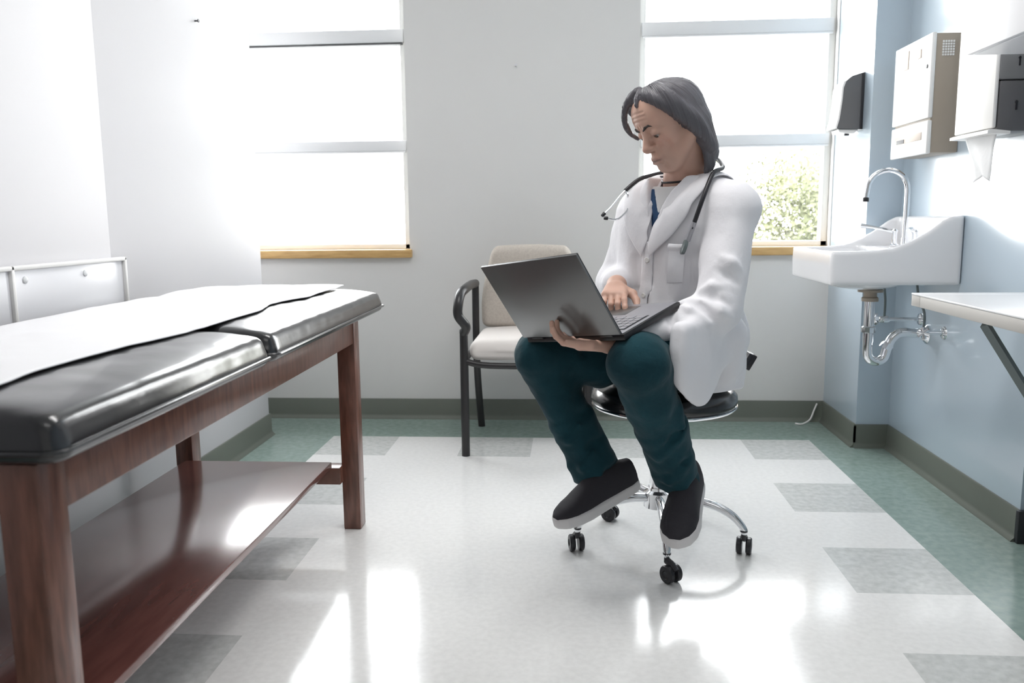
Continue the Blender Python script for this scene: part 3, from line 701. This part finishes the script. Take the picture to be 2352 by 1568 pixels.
# creases that follow the surface: smile folds, lower lids, frown and forehead lines
def groove(pts, r, k=.003, dep=.3):
    q = body.snap(np.array([hw(*p) for p in pts]), r * dep, 5)
    for a, b_ in zip(q[:-1], q[1:]): body.cap(a, b_, r, r * .8, k, 's')
for sg in (-1, 1):
    groove([(.1, sg * .0185, -.038), (.098, sg * .026, -.050), (.093, sg * .031, -.062), (.088, sg * .033, -.074)], .0034, .005)
    groove([(.092, sg * .027, -.080), (.088, sg * .027, -.089), (.084, sg * .026, -.096)], .0026, .004)
    groove([(.094, sg * .017, -.016), (.092, sg * .028, -.0205), (.085, sg * .040, -.0195), (.078, sg * .047, -.015)], .0020, .004)
    groove([(.080, sg * .050, -.022), (.076, sg * .052, -.040), (.070, sg * .050, -.060)], .0030, .010)
    groove([(.095, sg * .0055, .028), (.096, sg * .0065, .012)], .0020, .003)
    groove([(.07, sg * .054, .002), (.06, sg * .060, .000)], .0016, .003)
for z in (.042, .054, .066): groove([(.09, -.034, z - .003), (.1, -.012, z), (.1, .012, z), (.09, .034, z - .003)], .0015, .004)
# neck and the trunk, slim under the clothes
body.cap(hw(-.030, 0, -.05), loc(0, 0, 1.03), .053, .062, .03)
for sg in (-1, 1): body.cap(hw(-.028, sg * .045, -.05), loc(.055, sg * .012, 1.045), .014, .012, .02)
body.fun(torso(-.03, .50, 1.03), *TB, .03)
body.chain([(LS, .042), (LE, .030), (LW, .025)], .01); body.chain([(RS, .045), (RE, .038), (RW, .027)], .02)
body.chain([(LH, .060), (LK, .042), (LA, .030)], .02); body.chain([(RH, .060), (RK, .042), (RA, .030)], .02)
def foot_frame(heel, toe, upv):
    x = unit(A(toe) - A(heel)); y = unit(np.cross(upv, x)); return x, y, np.cross(x, y)
FL = (A((.334, 2.275, .226)), A((.262, 2.035, .142))); FR = (A((.172, 2.325, .205)), A((-.048, 2.175, .132)))
for heel, toe, an in ((*FL, LA), (*FR, RA)):
    x, y, z = foot_frame(heel, toe, UP)
    body.chain([(an, .034), (heel + x * .04 + z * .045, .028), (heel + x * .13 + z * .038, .022), (heel + x * .21 + z * .026, .015)], .02)
# hands: metacarpal fan, four unequal jointed fingers, thumb leaving the side of the palm
def hand(s, W, D, N, Tm, curls, thumb, sc=1.0, spread=.06):
    D = unit(D); N = unit(A(N) - D * float(A(N) @ D)); Tm = unit(np.cross(D, N)) * (1 if float(np.cross(D, N) @ A(Tm)) > 0 else -1)
    off = [.030, .010, -.010, -.029]; ln = [(.040, .025, .020), (.044, .029, .021), (.041, .027, .020), (.032, .020, .018)]; pl = [.088, .090, .085, .078]
    rad = [.0086, .0088, .0083, .0073]
    s.cap(W - D * .03, W + D * .012, .025, .024, .012)
    for i in range(4):
        kn = W + D * pl[i] * sc + Tm * off[i] * sc
        s.cap(W + D * .012 + Tm * off[i] * .6, kn, .015, .0115, .012)
        p = kn; ang = 0.
        for j in range(3):
            ang += curls[i][j]; dr = D * math.cos(ang) - N * math.sin(ang) + Tm * spread * (1.5 - i) * .6
            dr = unit(dr); q = p + dr * ln[i][j] * sc; r0 = rad[i] * (1 - .08 * j); s.cap(p, q, r0, r0 * .93, .0035); p = q
    p = W + D * .022 + Tm * .020; rr = [.0150, .0112, .0095]
    for (a, b_, c), L, r0 in zip(thumb, (.042, .034, .027), rr):
        dr = unit(D * a + Tm * b_ + N * c); q = p + dr * L * sc; s.cap(p, q, r0, r0 * .86, .006); p = q
    return D, N, Tm
# left hand under the laptop hinge, palm up, fingertips curled over the lid's foot
hand(body, A((.104, 2.046, .664)), (-.985, -.07, .03), (.0, .05, -1), (.3, -.9, 0), [(.20, .50, .5), (.24, .60, .55), (.26, .65, .6), (.3, .65, .6)], [(.84, .45, -.10), (.97, .18, -.10), (.98, .05, -.12)])
# right hand typing: index straight down to the keys, the others bent
hand(body, RW + A((-.004, -.025, -.008)), (-.10, -.95, -.13), (-.1, -.25, .96), (.9, -.1, 0), [(.30, .45, .30), (.50, .80, .45), (.6, .9, .5), (.55, .9, .5)], [(.62, .75, -.25), (.85, .35, -.45), (.9, .1, -.5)], .86)
bv, bf = body.mesh(.0023, smooth=1)
person = np_obj('person', bv, bf, M['skin'])
tag(person, 'person in white lab coat and teal trousers, seated on the stool with a laptop', 'person')
hv = ((bv - H0) @ HR) / HS
tone = np.tile(A((.66, .41, .315)), (len(bv), 1)); up_ = bv[:, 2] > 1.0
def spot(c, r, col, amt):
    g = np.exp(-((hv - A(c)) ** 2 / A(r) ** 2).sum(1)) * amt * up_; tone[:] = tone * (1 - g[:, None]) + A(col) * g[:, None]
spot((.095, 0, -.072), (.012, .024, .0085), (.36, .17, .145), .9); spot((.0985, 0, -.0722), (.008, .026, .0022), (.10, .04, .035), .85)
spot((.075, 0, -.09), (.03, .05, .028), (.50, .35, .29), .5)
for sg in (-1, 1):
    spot((.075, sg * .042, -.03), (.02, .02, .02), (.70, .40, .32), .5)
    spot((.084, sg * .034, -.0095), (.010, .014, .0035), (.07, .04, .035), .9)
spot((.108, 0, -.036), (.014, .014, .012), (.58, .32, .26), .5)
at = person.data.attributes.new('tone', 'FLOAT_COLOR', 'POINT'); at.data.foreach_set('color', np.concatenate([tone, np.ones((len(bv), 1))], 1).astype(np.float32).ravel())
for sg in (-1, 1):
    g = MB(); c = Vector(hw(.0712, sg * .0315, -.0058)); ax = Vector(unit(HR @ A((.84, .0 + sg * .10, -.55))))
    n_ = 14; g.lathe([(.0135 * math.sin(math.pi * i / n_), -.0135 * math.cos(math.pi * i / n_)) for i in range(n_ + 1)], c, ax, 20)
    e = g.build('eye', M['eye'], person)
    MB().lathe([(.0062, .0122), (.0060, .0130), (.003, .0138), (0, .014)], c, ax, 18).build('iris', M['iris'], e)
    s = Sdf(); pts = [tuple(((body.snap(np.array([hw(.1, sg * yy, zz)]), .0006, 5)[0] - H0) @ HR) / HS) for yy, zz in ((.011, .015), (.022, .0205), (.036, .0235), (.049, .0185))]
    for a, b_, ra, rb in zip(pts[:-1], pts[1:], (.0026, .0034, .0028), (.0034, .0028, .0015)): hcap(s, a, b_, ra, rb, .003)
    s.fun(lambda P: .0007 * vnoise(P * 420), (0,) * 3, (0,) * 3, 0, 'd'); s.build('eyebrow', M['brow'], .0016, person, 1)

# hair: straight, parted, covering the ears down to the nape
hr = Sdf()
hell(hr, (-.011, 0, .030), (.093, .079, .077), .01)
hell(hr, (-.030, 0, -.004), (.068, .077, .082), .03)
hell(hr, (.026, 0, .076), (.052, .056, .027), .03)
hcap(hr, (-.050, .0, -.03), (-.046, 0, -.112), .042, .026, .03)
for y in (-.04, .04): hcap(hr, (-.042, y * 1.4, -.04), (-.046, y * 1.05, -.122), .030, .018, .03)
hr.ell(hw(.100, 0, -.045), A((.078, .084, .115)) * HS, HR, .010, 's')
hr.ell(hw(.104, .004, .030), A((.058, .066, .070)) * HS, HR, .010, 's')
hr.ell(hw(.050, .0, -.125), A((.085, .090, .060)) * HS, HR, .012, 's')
def lock(pts, r0, r1, k):
    q = [tuple(v) for v in spline([Vector(p) for p in pts], 4)]; n = len(q) - 1
    for i in range(n): hcap(hr, q[i], q[i + 1], r0 + (r1 - r0) * i / n, r0 + (r1 - r0) * (i + 1) / n, k)
lock([(.048, .030, .104), (.052, .062, .072), (.026, .078, .026), (.004, .081, -.02), (-.016, .078, -.06), (-.032, .064, -.11)], .010, .009, .016)
lock([(.030, .045, .102), (.024, .075, .064), (.002, .084, .015), (-.020, .083, -.04), (-.036, .070, -.115)], .011, .009, .016)
lock([(-.02, .06, .02), (-.045, .068, -.06), (-.042, .052, -.142)], .014, .007, .016)
lock([(-.05, .03, .0), (-.062, .03, -.08), (-.048, .022, -.150)], .018, .008, .02)
lock([(-.05, -.03, .0), (-.062, -.03, -.08), (-.048, -.022, -.150)], .018, .008, .02)
for y_, x_ in ((.060, -.012), (.066, -.026), (.050, -.040), (.030, -.050)): lock([(x_, y_, -.05), (x_ - .008, y_ * .98, -.10), (x_ + .002, y_ * .80, -.150), (x_ + .012, y_ * .74, -.165)], .010, .0040, .006)
lock([(.046, -.004, .110), (.070, -.030, .100), (.086, -.055, .074), (.089, -.070, .040), (.081, -.076, .010), (.070, -.072, -.008)], .0105, .0035, .006)
lock([(.05, -.03, .104), (.048, -.070, .07), (.028, -.080, .03), (.0, -.082, -.03), (-.022, -.078, -.085)], .010, .009, .014)
lock([(.050, .004, .106), (.072, .010, .098), (.086, .014, .078)], .0045, .002, .008)
def strands(P):
    q = (P - H0) @ HR / HS; a = np.arctan2(q[:, 1], -q[:, 0] + .02); 
    lowz = 1 - .5 * np.clip((-.08 - q[:, 2]) * 20, 0, 1)
    return lowz * .0020 * vnoise(np.stack([a * 22, q[:, 2] * 7 + q[:, 0] * 6, np.linalg.norm(q[:, :2], axis=1) * 30], 1)) + lowz * .0012 * vnoise(np.stack([a * 60, q[:, 2] * 14, q[:, 0] * 12], 1))
hr.fun(strands, (0,) * 3, (0,) * 3, 0, 'd')
hv_, hf_ = hr.mesh(.0028, smooth=1)
hair = np_obj('hair', hv_, hf_, M['hair'], person); hair['label'] = 'dark straight hair reaching the nape, with a strand beside the forehead'
q = (hv_ - H0) @ HR / HS; a = np.arctan2(q[:, 1], -q[:, 0] + .02)
sv = np.stack([a * 40, q[:, 2] * 5 + q[:, 0] * 4, np.linalg.norm(q[:, :2], axis=1) * 12], 1).astype(np.float32)
at = hair.data.attributes.new('strand', 'FLOAT_VECTOR', 'POINT'); at.data.foreach_set('vector', sv.ravel())

# ---------------- clothes
def vcut(z0, slope, deep, zt=1.2, lshift=0.):
    n = math.hypot(1, slope)
    def fn(P):
        z = P[:, 2]; q0 = P[:, 0] - np.interp(z, TZ, TX); q1 = P[:, 1] - np.interp(z, TZ, TY)
        f = q0 * TF[0] + q1 * TF[1]; l = q0 * TL[0] + q1 * TL[1] - lshift
        return np.maximum((np.abs(l) - (z - z0) * slope) / n, deep - f)
    return fn
coat = Sdf()
coat.fun(torso(.012, .50, 1.085), *TB, .03)
coat.chain([(LS, .070), (LE, .062)], .045); coat.cap(LE, LW + (LE - LW) * .10, .060, .044, .02)
coat.chain([(RS, .068), (RE, .060)], .045); coat.cap(RE, RW + (RE - RW) * .16, .056, .043, .02)
coat.cap(loc(-.01, .12, 1.025), LS + A((0, 0, .004)), .045, .066, .03); coat.cap(loc(-.01, -.12, 1.025), RS + A((0, 0, .004)), .045, .064, .03)
# skirt: over the hips, tail on the seat, thigh cut free, then the left front panel hanging beside the thigh
coat.cap(loc(.02, .095, .66), loc(.04, .105, .60), .105, .095, .05)
coat.cap(loc(-.05, .07, .62), loc(-.03, .085, .585), .115, .095, .05)
coat.cap(loc(-.05, -.10, .64), loc(-.02, -.11, .58), .10, .08, .05)
coat.cap(LH + A((-.05, -.085, -.02)), LK + A((0, 0, -.02)), .084, .074, .012, 's')
FPX = unit((.60, .80, .05)); FPN = unit(np.cross(UP, FPX)); FPM = np.stack([FPX, FPN, np.cross(FPX, FPN)], 1)
coat.rbox(A((.330, 2.108, .650)), (.122, .020, .075), .018, FPM, .030)
coat.ell(A((.326, 2.098, .615)), (.118, .024, .116), FPM, .030)
coat.cap((.415, 2.24, .66), (.42, 2.27, .58), .055, .042, .04)
coat.fun(vcut(.925, .40, .015), (.0, 2.0, .9), (.5, 2.6, 1.3), .004, 's')
coat.cap(hw(-.03, 0, -.05), loc(.004, 0, 1.04), .058, .064, .004, 's')
coat0 = Sdf(); coat0.ops = list(coat.ops)
def fold(a, b_, r, op, k=.012, dep=.0):
    pp = coat0.snap(np.array([a, A(a) * .5 + A(b_) * .5, b_]), (r * .22 if op == 's' else -r * .12)); coat.cap(pp[0], pp[1], r * .5, r, k, op); coat.cap(pp[1], pp[2], r, r * .4, k, op)
# creases: inner elbow, sleeve, side seams, skirt
e = LE
for d0, d1, r, op in (((-.06, -.035, .050), (.02, -.060, .020), .008, 's'), ((-.065, -.035, .075), (.0, -.068, .075), .009, 'u'), ((-.05, -.05, .028), (.035, -.062, -.02), .010, 'u'), ((-.09, -.04, .035), (-.02, -.060, -.02), .008, 's'),
                      ((-.11, -.035, .02), (-.05, -.058, -.03), .009, 'u'), ((-.15, -.03, .01), (-.10, -.052, -.035), .007, 's'), ((-.02, -.066, .12), (.055, -.05, .075), .008, 's'), ((.0, -.066, .15), (.06, -.045, .115), .008, 'u'),
                      ((-.18, -.02, .02), (-.14, -.05, -.03), .007, 'u')):
    fold(e + A(d0), e + A(d1), r, op, .014)
for i, (a, b_, r, op) in enumerate((((.10, .12, .80), (.12, .10, .66), .012, 's'), ((.12, .02, .78), (.135, .05, .62), .010, 'u'), ((.13, -.05, .86), (.135, -.03, .68), .009, 's'), ((.10, .145, .93), (.11, .13, .82), .010, 's'),
                                    ((-.02, .19, .74), (.04, .19, .60), .012, 's'), ((.0, .19, .66), (.08, .19, .53), .011, 'u'), ((-.06, .19, .70), (-.02, .2, .54), .011, 's'), ((.06, .18, .66), (.10, .18, .55), .009, 's'))):
    fold(loc(*a), loc(*b_), r, op, .02)
def cloth(P):
    return .0060 * vnoise(P * A((12, 12, 6)) + 4) + .0034 * vnoise(P * A((27, 27, 15)) + 9)
coat.fun(cloth, (0,) * 3, (0,) * 3, 0, 'd')
LHD, LDK = unit((-.7083, .6957, -.1196)), A((.6525, .71, .2649)); LDK = unit(LDK - LHD * float(LDK @ LHD)); LNB = np.cross(LDK, LHD); LNB = LNB if LNB[2] > 0 else -LNB
coat.rbox(A((.1216, 1.9512, .7025)) + LHD * .085 + LDK * .112 + LNB * .015, (.089, .122, .036), .006, np.stack([LHD, LDK, LNB], 1), .01, 's')
lab = coat.build('lab_coat', M['coat'], .005, person, 2); lab['label'] = 'white lab coat with lapels and a chest pocket'

def ribbon(name, inner, outer, m, parent, o_in=.006, o_out=.010, th=.004, nu=26, nv=7, snap=coat):
    I = np.array([v[:] for v in spline([Vector(p) for p in inner], 8)]); O = np.array([v[:] for v in spline([Vector(p) for p in outer], 8)])
    rs = lambda X: np.stack([np.interp(np.linspace(0, 1, nu), np.linspace(0, 1, len(X)), X[:, i]) for i in range(3)], 1)
    I, O = rs(I), rs(O); P = np.concatenate([I * (1 - t) + O * t for t in np.linspace(0, 1, nv)])
    off = np.repeat(np.linspace(o_in, o_out, nv), nu); off = off + .004 * np.sin(np.repeat(np.linspace(0, 1, nv), nu) * math.pi)
    Q = snap.snap(P, off, 5)
    bad = np.linalg.norm(Q - P, axis=1) > .06; Q[bad] = P[bad]
    ix = np.arange(nu * nv).reshape(nv, nu); f = np.stack([ix[:-1, :-1], ix[:-1, 1:], ix[1:, 1:], ix[1:, :-1]], -1).reshape(-1, 4)
    o = np_obj(name, Q, f, m, parent); md = o.modifiers.new('thick', 'SOLIDIFY'); md.thickness = th; md.offset = 0
    md = o.modifiers.new('sub', 'SUBSURF'); md.levels = 1; md.render_levels = 1
    return o
def vedge(z, sg): return loc(.14, sg * ((z - .925) * .40 + .003), z)
for sg in (1, -1):
    inner = [loc(-.085, sg * .012, 1.105), loc(-.05, sg * .070, 1.098), loc(.01, sg * .078, 1.078), loc(.06, sg * .060, 1.05), loc(.095, sg * .040, 1.01), loc(.125, sg * .020, .965), loc(.142, sg * .002, .915)]
    outer = [loc(-.11, sg * .018, 1.060), loc(-.075, sg * .100, 1.050), loc(.02, sg * .125, 1.035), loc(.09, sg * .110, 1.005), loc(.115, sg * .105, .975), loc(.135, sg * .075, .925), loc(.142, sg * .012, .865)]
    ribbon('lapel', inner, outer, M['coat'], lab)
# front closing edge, pocket and buttons
ribbon('button_placket', [loc(.142, .016 + (.925 - z) * .05, z) for z in (.91, .85, .78, .70, .64)], [loc(.142, -.020 + (.925 - z) * .03, z) for z in (.91, .85, .78, .70, .64)], M['coat'], lab, .002, .005, .003)
ribbon('chest_pocket', [loc(.125, l, .905) for l in (.070, .085, .10, .114)], [loc(.125, l, .80) for l in (.070, .085, .10, .114)], M['coat'], lab, .005, .003, .003)
ribbon('pocket_edge', [loc(.125, l, .907) for l in (.068, .085, .10, .116)], [loc(.125, l, .888) for l in (.068, .085, .10, .116)], M['coat'], lab, .008, .006, .003)
for z in (.86, .76):
    p = coat.snap(np.array([loc(.142, .004, z)]), .006)[0]; g = coat.grad(np.array([p]))[0]
    MB().lathe([(.002, .0), (.008, 0), (.008, .003), (.006, .0045), (.0, .004)], p, g, 16).build('button', M['whiteplast'], lab)
scrub = Sdf(); scrub.fun(torso(-.002, .86, 1.052, .9), *TB, 0); scrub.fun(vcut(.985, .55, .0), (.0, 2.0, .9), (.5, 2.6, 1.3), .003, 's')
scrub.fun(lambda P: .0025 * vnoise(P * 16), (0,) * 3, (0,) * 3, 0, 'd')
scrub.build('scrub_top', M['scrub'], .004, person, 2)['label'] = 'navy scrub top showing in the open neck of the coat'
tee = Sdf(); tee.fun(torso(-.005, .80, 1.058), *TB, 0); tee.cap(hw(-.03, 0, -.05), loc(.012, 0, 1.04), .056, .064, .004, 's')
tee.build('undershirt', M['tee'], .004, person, 2)['label'] = 'white undershirt collar'
ringp = []
for k in range(25):
    a = 2 * math.pi * k / 24; ringp.append(loc(.006 + .068 * math.cos(a), .068 * math.sin(a), 1.080 - .014 * math.cos(a)))
nk = body.snap(np.array(ringp), .003, 5)
MB().tube([Vector(p) for p in nk], .0028, 8).build('necklace', M['rubber'], person)['label'] = 'thin black cord around the neck'

tr = Sdf(); folds = []
tr.ell(loc(0, 0, .565), (.155, .19, .105), np.stack([TF, TL, UP], 1), .02)
for Hh, K, An, r0, r1, r2, r3, sgn in ((LH, LK, LA, .084, .073, .066, .062, 1), (RH, RK, RA, .088, .064, .062, .072, -1)):
    tr.cap(Hh, K, r0, r1, .03)
    mid = K * .5 + An * .5 + A((0, .012, 0)); tr.cap(K, mid, r1, r2, .02)
    dn = unit(An - mid); tr.cone(mid, An + dn * .075, r2, r3, .02)
    for i in range(5):
        c = mid * (1 - i * .22) + An * (i * .22); sd = unit(np.cross(dn, A((0, -1, 0)))); fr_ = unit(np.cross(sd, dn)); fr_ = fr_ if fr_[1] < 0 else -fr_
        folds.append((c + sd * .06 * (1 if i % 2 else -1) + fr_ * .02, c + sd * .03 * (1 if i % 2 else -1) + fr_ * .06, c - dn * .03 * (1 if i % 2 else -1) - sd * .02 * (1 if i % 2 else -1) + fr_ * .064, .009, 'u' if i % 2 else 's'))
    kd = unit(K - Hh)
    for i, a in enumerate((-.6, .2, .9)):
        c = K - kd * (.09 + .05 * i); sd = unit(np.cross(kd, UP)); sgn_ = 1 if a > 0 else -1; folds.append((c + UP * .08 + sd * .02 * a, c + UP * .06 + sd * .06 * sgn_, c + UP * .02 + sd * .085 * sgn_, .009, 's'))
tr.cap(RK + A((.02, .0, .02)), RH * .4 + RK * .6 + A((.04, -.02, -.03)), .05, .06, .04)
tr0 = Sdf(); tr0.ops = list(tr.ops)
for a, b_, c, r, op in folds:
    q = tr0.snap(np.array([a, b_, c]), r * .3 if op == 's' else -r * .35)
    tr.cap(q[0], q[1], r * .5, r, .016, op); tr.cap(q[1], q[2], r, r * .5, .016, op)
for heel, toe in (FL, FR):     # hems cut level with the shoes
    x, y, z = foot_frame(heel, toe, UP); tr.rbox(heel + x * .10 - z * .042, (.22, .11, .105), .004, np.stack([x, y, z], 1), .003, 's')
tr.fun(lambda P: .0068 * vnoise(P * A((17, 17, 8)) + 2) + .0032 * vnoise(P * 36 + 7), (0,) * 3, (0,) * 3, 0, 'd')
tr.build('trousers', M['trouser'], .005, person, 2)['label'] = 'teal scrub trousers'

# shoes
for heel, toe in (FL, FR):
    x, y, z = foot_frame(heel, toe, UP); B3 = np.stack([x, y, z], 1); L = .278
    def shp(P, heel=heel, B3=B3):
        q = (P - heel) @ B3; return q[:, 0] + .012, q[:, 1], q[:, 2]
    def outline(X, Y, g):
        cy_ = .004 * np.sin(np.clip(X / L, 0, 1) * 3.14); w_ = np.interp(X, [0, .03, .09, .14, .19, .23, .26, .278], [.028, .037, .038, .041, .047, .045, .034, .014]) + g
        return -smin(smin(-(np.abs(Y - cy_) - w_), X + g, .014), -(X - L - g), .014) * .85
    def solef(P, shp=shp): X, Y, Z = shp(P); return -smin(-outline(X, Y, .004), .016 - np.abs(Z - .015), .006) 
    def upf(P, shp=shp):
        X, Y, Z = shp(P); top = np.interp(X, [0, .04, .10, .14, .18, .21, .25, .278], [.090, .098, .102, .094, .076, .062, .050, .036])
        w0 = np.interp(X, [0, .03, .09, .14, .19, .23, .26, .278], [.028, .038, .040, .042, .047, .045, .034, .014])
        rr = (np.abs(Y / (w0 * 1.04)) ** 2.5 + (np.clip(Z - .02, 0, 1) / np.maximum(top - .02, .01)) ** 2.5) ** .4
        return np.maximum(np.maximum((rr - 1) * .03, .01 - Z), np.maximum(-X, X - L) * .8)
    lo_ = np.minimum(heel, toe) - .09; hi_ = np.maximum(heel, toe) + .11
    s = Sdf(); s.fun(upf, lo_, hi_, 0); up_o = s.build('shoe', M['shoe'], .003, person, 5); up_o['label'] = 'black canvas slip-on shoe'
    s = Sdf(); s.fun(solef, lo_, hi_, 0); s.build('sole', M['sole'], .003, up_o, 5)['label'] = 'white rubber sole'

# ---------------- laptop
HGR = A((.1216, 1.9512, .7025)); hd = unit((-.7083, .6957, -.1196)); dk = A((.6525, .71, .2649)); dk = unit(dk - hd * float(dk @ hd)); ld = A((-.4543, -.3196, .8315)); ld = unit(ld - hd * float(ld @ hd))
WL, DP, LH_ = .342, .231, .231
lt = thing('laptop', tuple(HGR), 'open dark grey laptop held on the knees of the seated person', 'laptop')
def slab(mb, o, ux, uy, w_, h_, t0, t1, bev=.003):
    n_ = np.cross(ux, uy); m = Matrix((tuple(float(v) for v in (ux[i], uy[i], n_[i])) for i in range(3))).to_3x3() if False else Matrix([[float(ux[i]), float(uy[i]), float(n_[i])] for i in range(3)])
    c = A(o) + ux * (w_ / 2) + uy * (h_ / 2) + n_ * ((t0 + t1) / 2); hf_ = Vector((w_ / 2, h_ / 2, abs(t1 - t0) / 2))
    k = MB().box(-hf_, hf_, bev); mb.add([m @ Vector(v) + Vector([float(t) for t in c]) for v in k.v], k.f)
nb = np.cross(hd, dk)          # side of the deck
nb = nb if nb[2] > 0 else -nb; sgn = 1 if float(np.cross(hd, dk) @ nb) > 0 else -1
mb = MB(); slab(mb, HGR, hd, dk, WL, DP, -.016 * sgn, 0, .003); bs = mb.build('base', M['lapblack'], lt)
mb = MB(); slab(mb, HGR + hd * .006 + dk * .006, hd, dk, WL - .012, DP - .010, 0, .0012 * sgn, .0004); deck = mb.build('deck', M['lapdeck'], lt)
mb = MB(); slab(mb, HGR + hd * .02 + dk * .028, hd, dk, WL - .04, .100, .0012 * sgn, .0018 * sgn, .0002); kb = mb.build('keyboard_tray', M['lapblack'], deck)
mb = MB()
for r_ in range(5):
    nkeys = 14 if r_ < 4 else 9
    for c_ in range(nkeys):
        wk = (WL - .048) / nkeys; slab(mb, HGR + hd * (.024 + c_ * wk) + dk * (.031 + r_ * .0192), hd, dk, wk - .0028, .0162, .0018 * sgn, .0034 * sgn, .0006)
mb.build('keys', M['lapdeck'], deck)
mb = MB(); slab(mb, HGR + hd * .11 + dk * .142, hd, dk, .108, .068, .0012 * sgn, .0017 * sgn, .0002); mb.build('touchpad', M['laplid'], deck)
nl_ = np.cross(hd, ld); sl = 1 if float(nl_ @ dk) < 0 else -1       # +: away from the user
lo_ = HGR - dk * .004 + nb * .004
mb = MB(); slab(mb, lo_, hd, ld, WL, LH_, 0, .0075 * sl, .003); lid = mb.build('lid', M['laplid'], lt)
mb = MB(); slab(mb, lo_ + hd * .008 + ld * .012, hd, ld, WL - .016, LH_ - .02, -.001 * sl, 0, .0004); mb.build('screen', M['lapblack'], lid)
mb = MB(); slab(mb, lo_ - hd * .0004 - ld * .0004, hd, ld, WL + .0008, LH_ + .0008, .0, .003 * sl, .0012); mb.build('lid_edge', M['lapblack'], lid)
for a in (.03, WL - .07): MB().tube([lo_ + hd * a + dk * .002 - nb * .003, lo_ + hd * (a + .04) + dk * .002 - nb * .003], .0065, 14).build('hinge', M['lapblack'], lt)

# ---------------- stethoscope
sp_ = thing('stethoscope', tuple(loc(0, 0, 1.08)), 'black stethoscope hanging around the neck over the white coat', 'stethoscope')
def onc(f, l, z, off=.016): return coat.snap(np.array([loc(f, l, z)]), off)[0]
left = [onc(.13, .128, .925, .014), onc(.118, .136, .962, .016), onc(.080, .140, 1.010, .018), onc(.035, .126, 1.050, .020), onc(-.015, .105, 1.080, .020), A(loc(-.050, .088, 1.112)), A(loc(-.085, .045, 1.130)), A(loc(-.098, .0, 1.132))]
right = [A(loc(-.085, -.045, 1.126)), A(loc(-.05, -.088, 1.106)), onc(.0, -.100, 1.075, .018), onc(.045, -.108, 1.05, .020), onc(.078, -.112, 1.028, .022)]
MB().tube([Vector(p) for p in left + right], .0058, 12, smooth=6).build('tube', M['rubber'], sp_)
j = right[-1]
t1 = [j, j + A((-.016, -.010, -.016)), j + A((-.040, -.022, -.045)), j + A((-.058, -.032, -.062))]; t2 = [j, j + A((.008, -.014, -.018)), j + A((.006, -.030, -.050)), j + A((-.022, -.042, -.078)), j + A((-.050, -.046, -.076))]
for tt in (t1, t2):
    b_ = MB().tube([Vector(p) for p in tt], .0026, 10, smooth=5).build('binaural', M['chrome'], sp_)
    MB().tube([Vector(tt[-1]), Vector(tt[-1]) + (Vector(tt[-1]) - Vector(tt[-2])).normalized() * .012], [.005, .0055, .004], 12, smooth=3).build('ear_tip', M['blackplast'], b_)
p0 = left[0]; g = coat.grad(np.array([p0]))[0]; dn = unit(left[0] - left[1])
MB().tube([Vector(left[1]), Vector(p0), Vector(p0 + dn * .012)], [.0065, .0075], 12).build('stem', M['lapdeck'], sp_)
c = p0 + dn * .030 + g * .006; g = unit(g * .45 + np.cross(dn, g) * .9)
MB().lathe([(.006, -.006), (.018, -.005), (.020, 0), (.0205, .004), (.018, .0055), (.0, .006)], c, g, 26).build('chest_piece', M['steel'], sp_)

# ------------------------------------------------------------------ light
w = bpy.data.worlds.new('sky'); SC.world = w; w.use_nodes = True
nt = w.node_tree; bg = nt.nodes['Background']
tc = nt.nodes.new('ShaderNodeTexCoord'); sx = nt.nodes.new('ShaderNodeSeparateXYZ'); rp = nt.nodes.new('ShaderNodeValToRGB')
nt.links.new(tc.outputs['Generated'], sx.inputs[0]); nt.links.new(sx.outputs['Z'], rp.inputs['Fac']); nt.links.new(rp.outputs[0], bg.inputs['Color'])
rp.color_ramp.elements[0].position = 0.; rp.color_ramp.elements[0].color = (1, .98, .965, 1)
rp.color_ramp.elements[1].position = .9; rp.color_ramp.elements[1].color = (.92, .95, 1, 1)
bg.inputs['Strength'].default_value = 11.5
for i, (x0, x1) in enumerate(WIN):   # portals guide sampling of the sky through the windows
    l = bpy.data.lights.new(f'window_portal_{i}', 'AREA'); l.shape = 'RECTANGLE'; l.size = x1 - x0; l.size_y = WZ1 - WZ0
    l.cycles.is_portal = True
    o = bpy.data.objects.new(f'window_portal_{i}', l); C.objects.link(o); o.location = ((x0 + x1) / 2, YB + .17, (WZ0 + WZ1) / 2); o.rotation_euler = (R(-90), 0, 0)
def ceil_fill(name, x, y, sx_, sy_, power, col):  # area light without a fixture, added as fill
    l = bpy.data.lights.new(name, 'AREA'); l.shape = 'RECTANGLE'; l.size = sx_; l.size_y = sy_; l.energy = power; l.color = col
    o = bpy.data.objects.new(name, l); C.objects.link(o); o.location = (x, y, ZC - .02)
ceil_fill('unseen_ceiling_fill', 0., 1.9, 1.2, .6, 21, (1, .985, .97))  # unseen fill added overhead to brighten the interior
ceil_fill('unseen_rear_fill', 0., -.6, 1.2, 1.2, 6, (1, .985, .97))  # weak unseen fill added behind the camera
SC.view_settings.view_transform = 'Standard'; SC.view_settings.look = 'None'
SC.view_settings.gamma = 1; SC.view_settings.exposure = .22; SC.view_settings.use_curve_mapping = False
SC.cycles.use_denoising = True
try: SC.cycles.denoiser = 'OPENIMAGEDENOISE'
except Exception: pass
SC.cycles.use_adaptive_sampling = True; SC.cycles.adaptive_threshold = .025
SC.cycles.max_bounces = 7; SC.cycles.diffuse_bounces = 4; SC.cycles.glossy_bounces = 4; SC.cycles.transparent_max_bounces = 12
SC.cycles.sample_clamp_indirect = 8
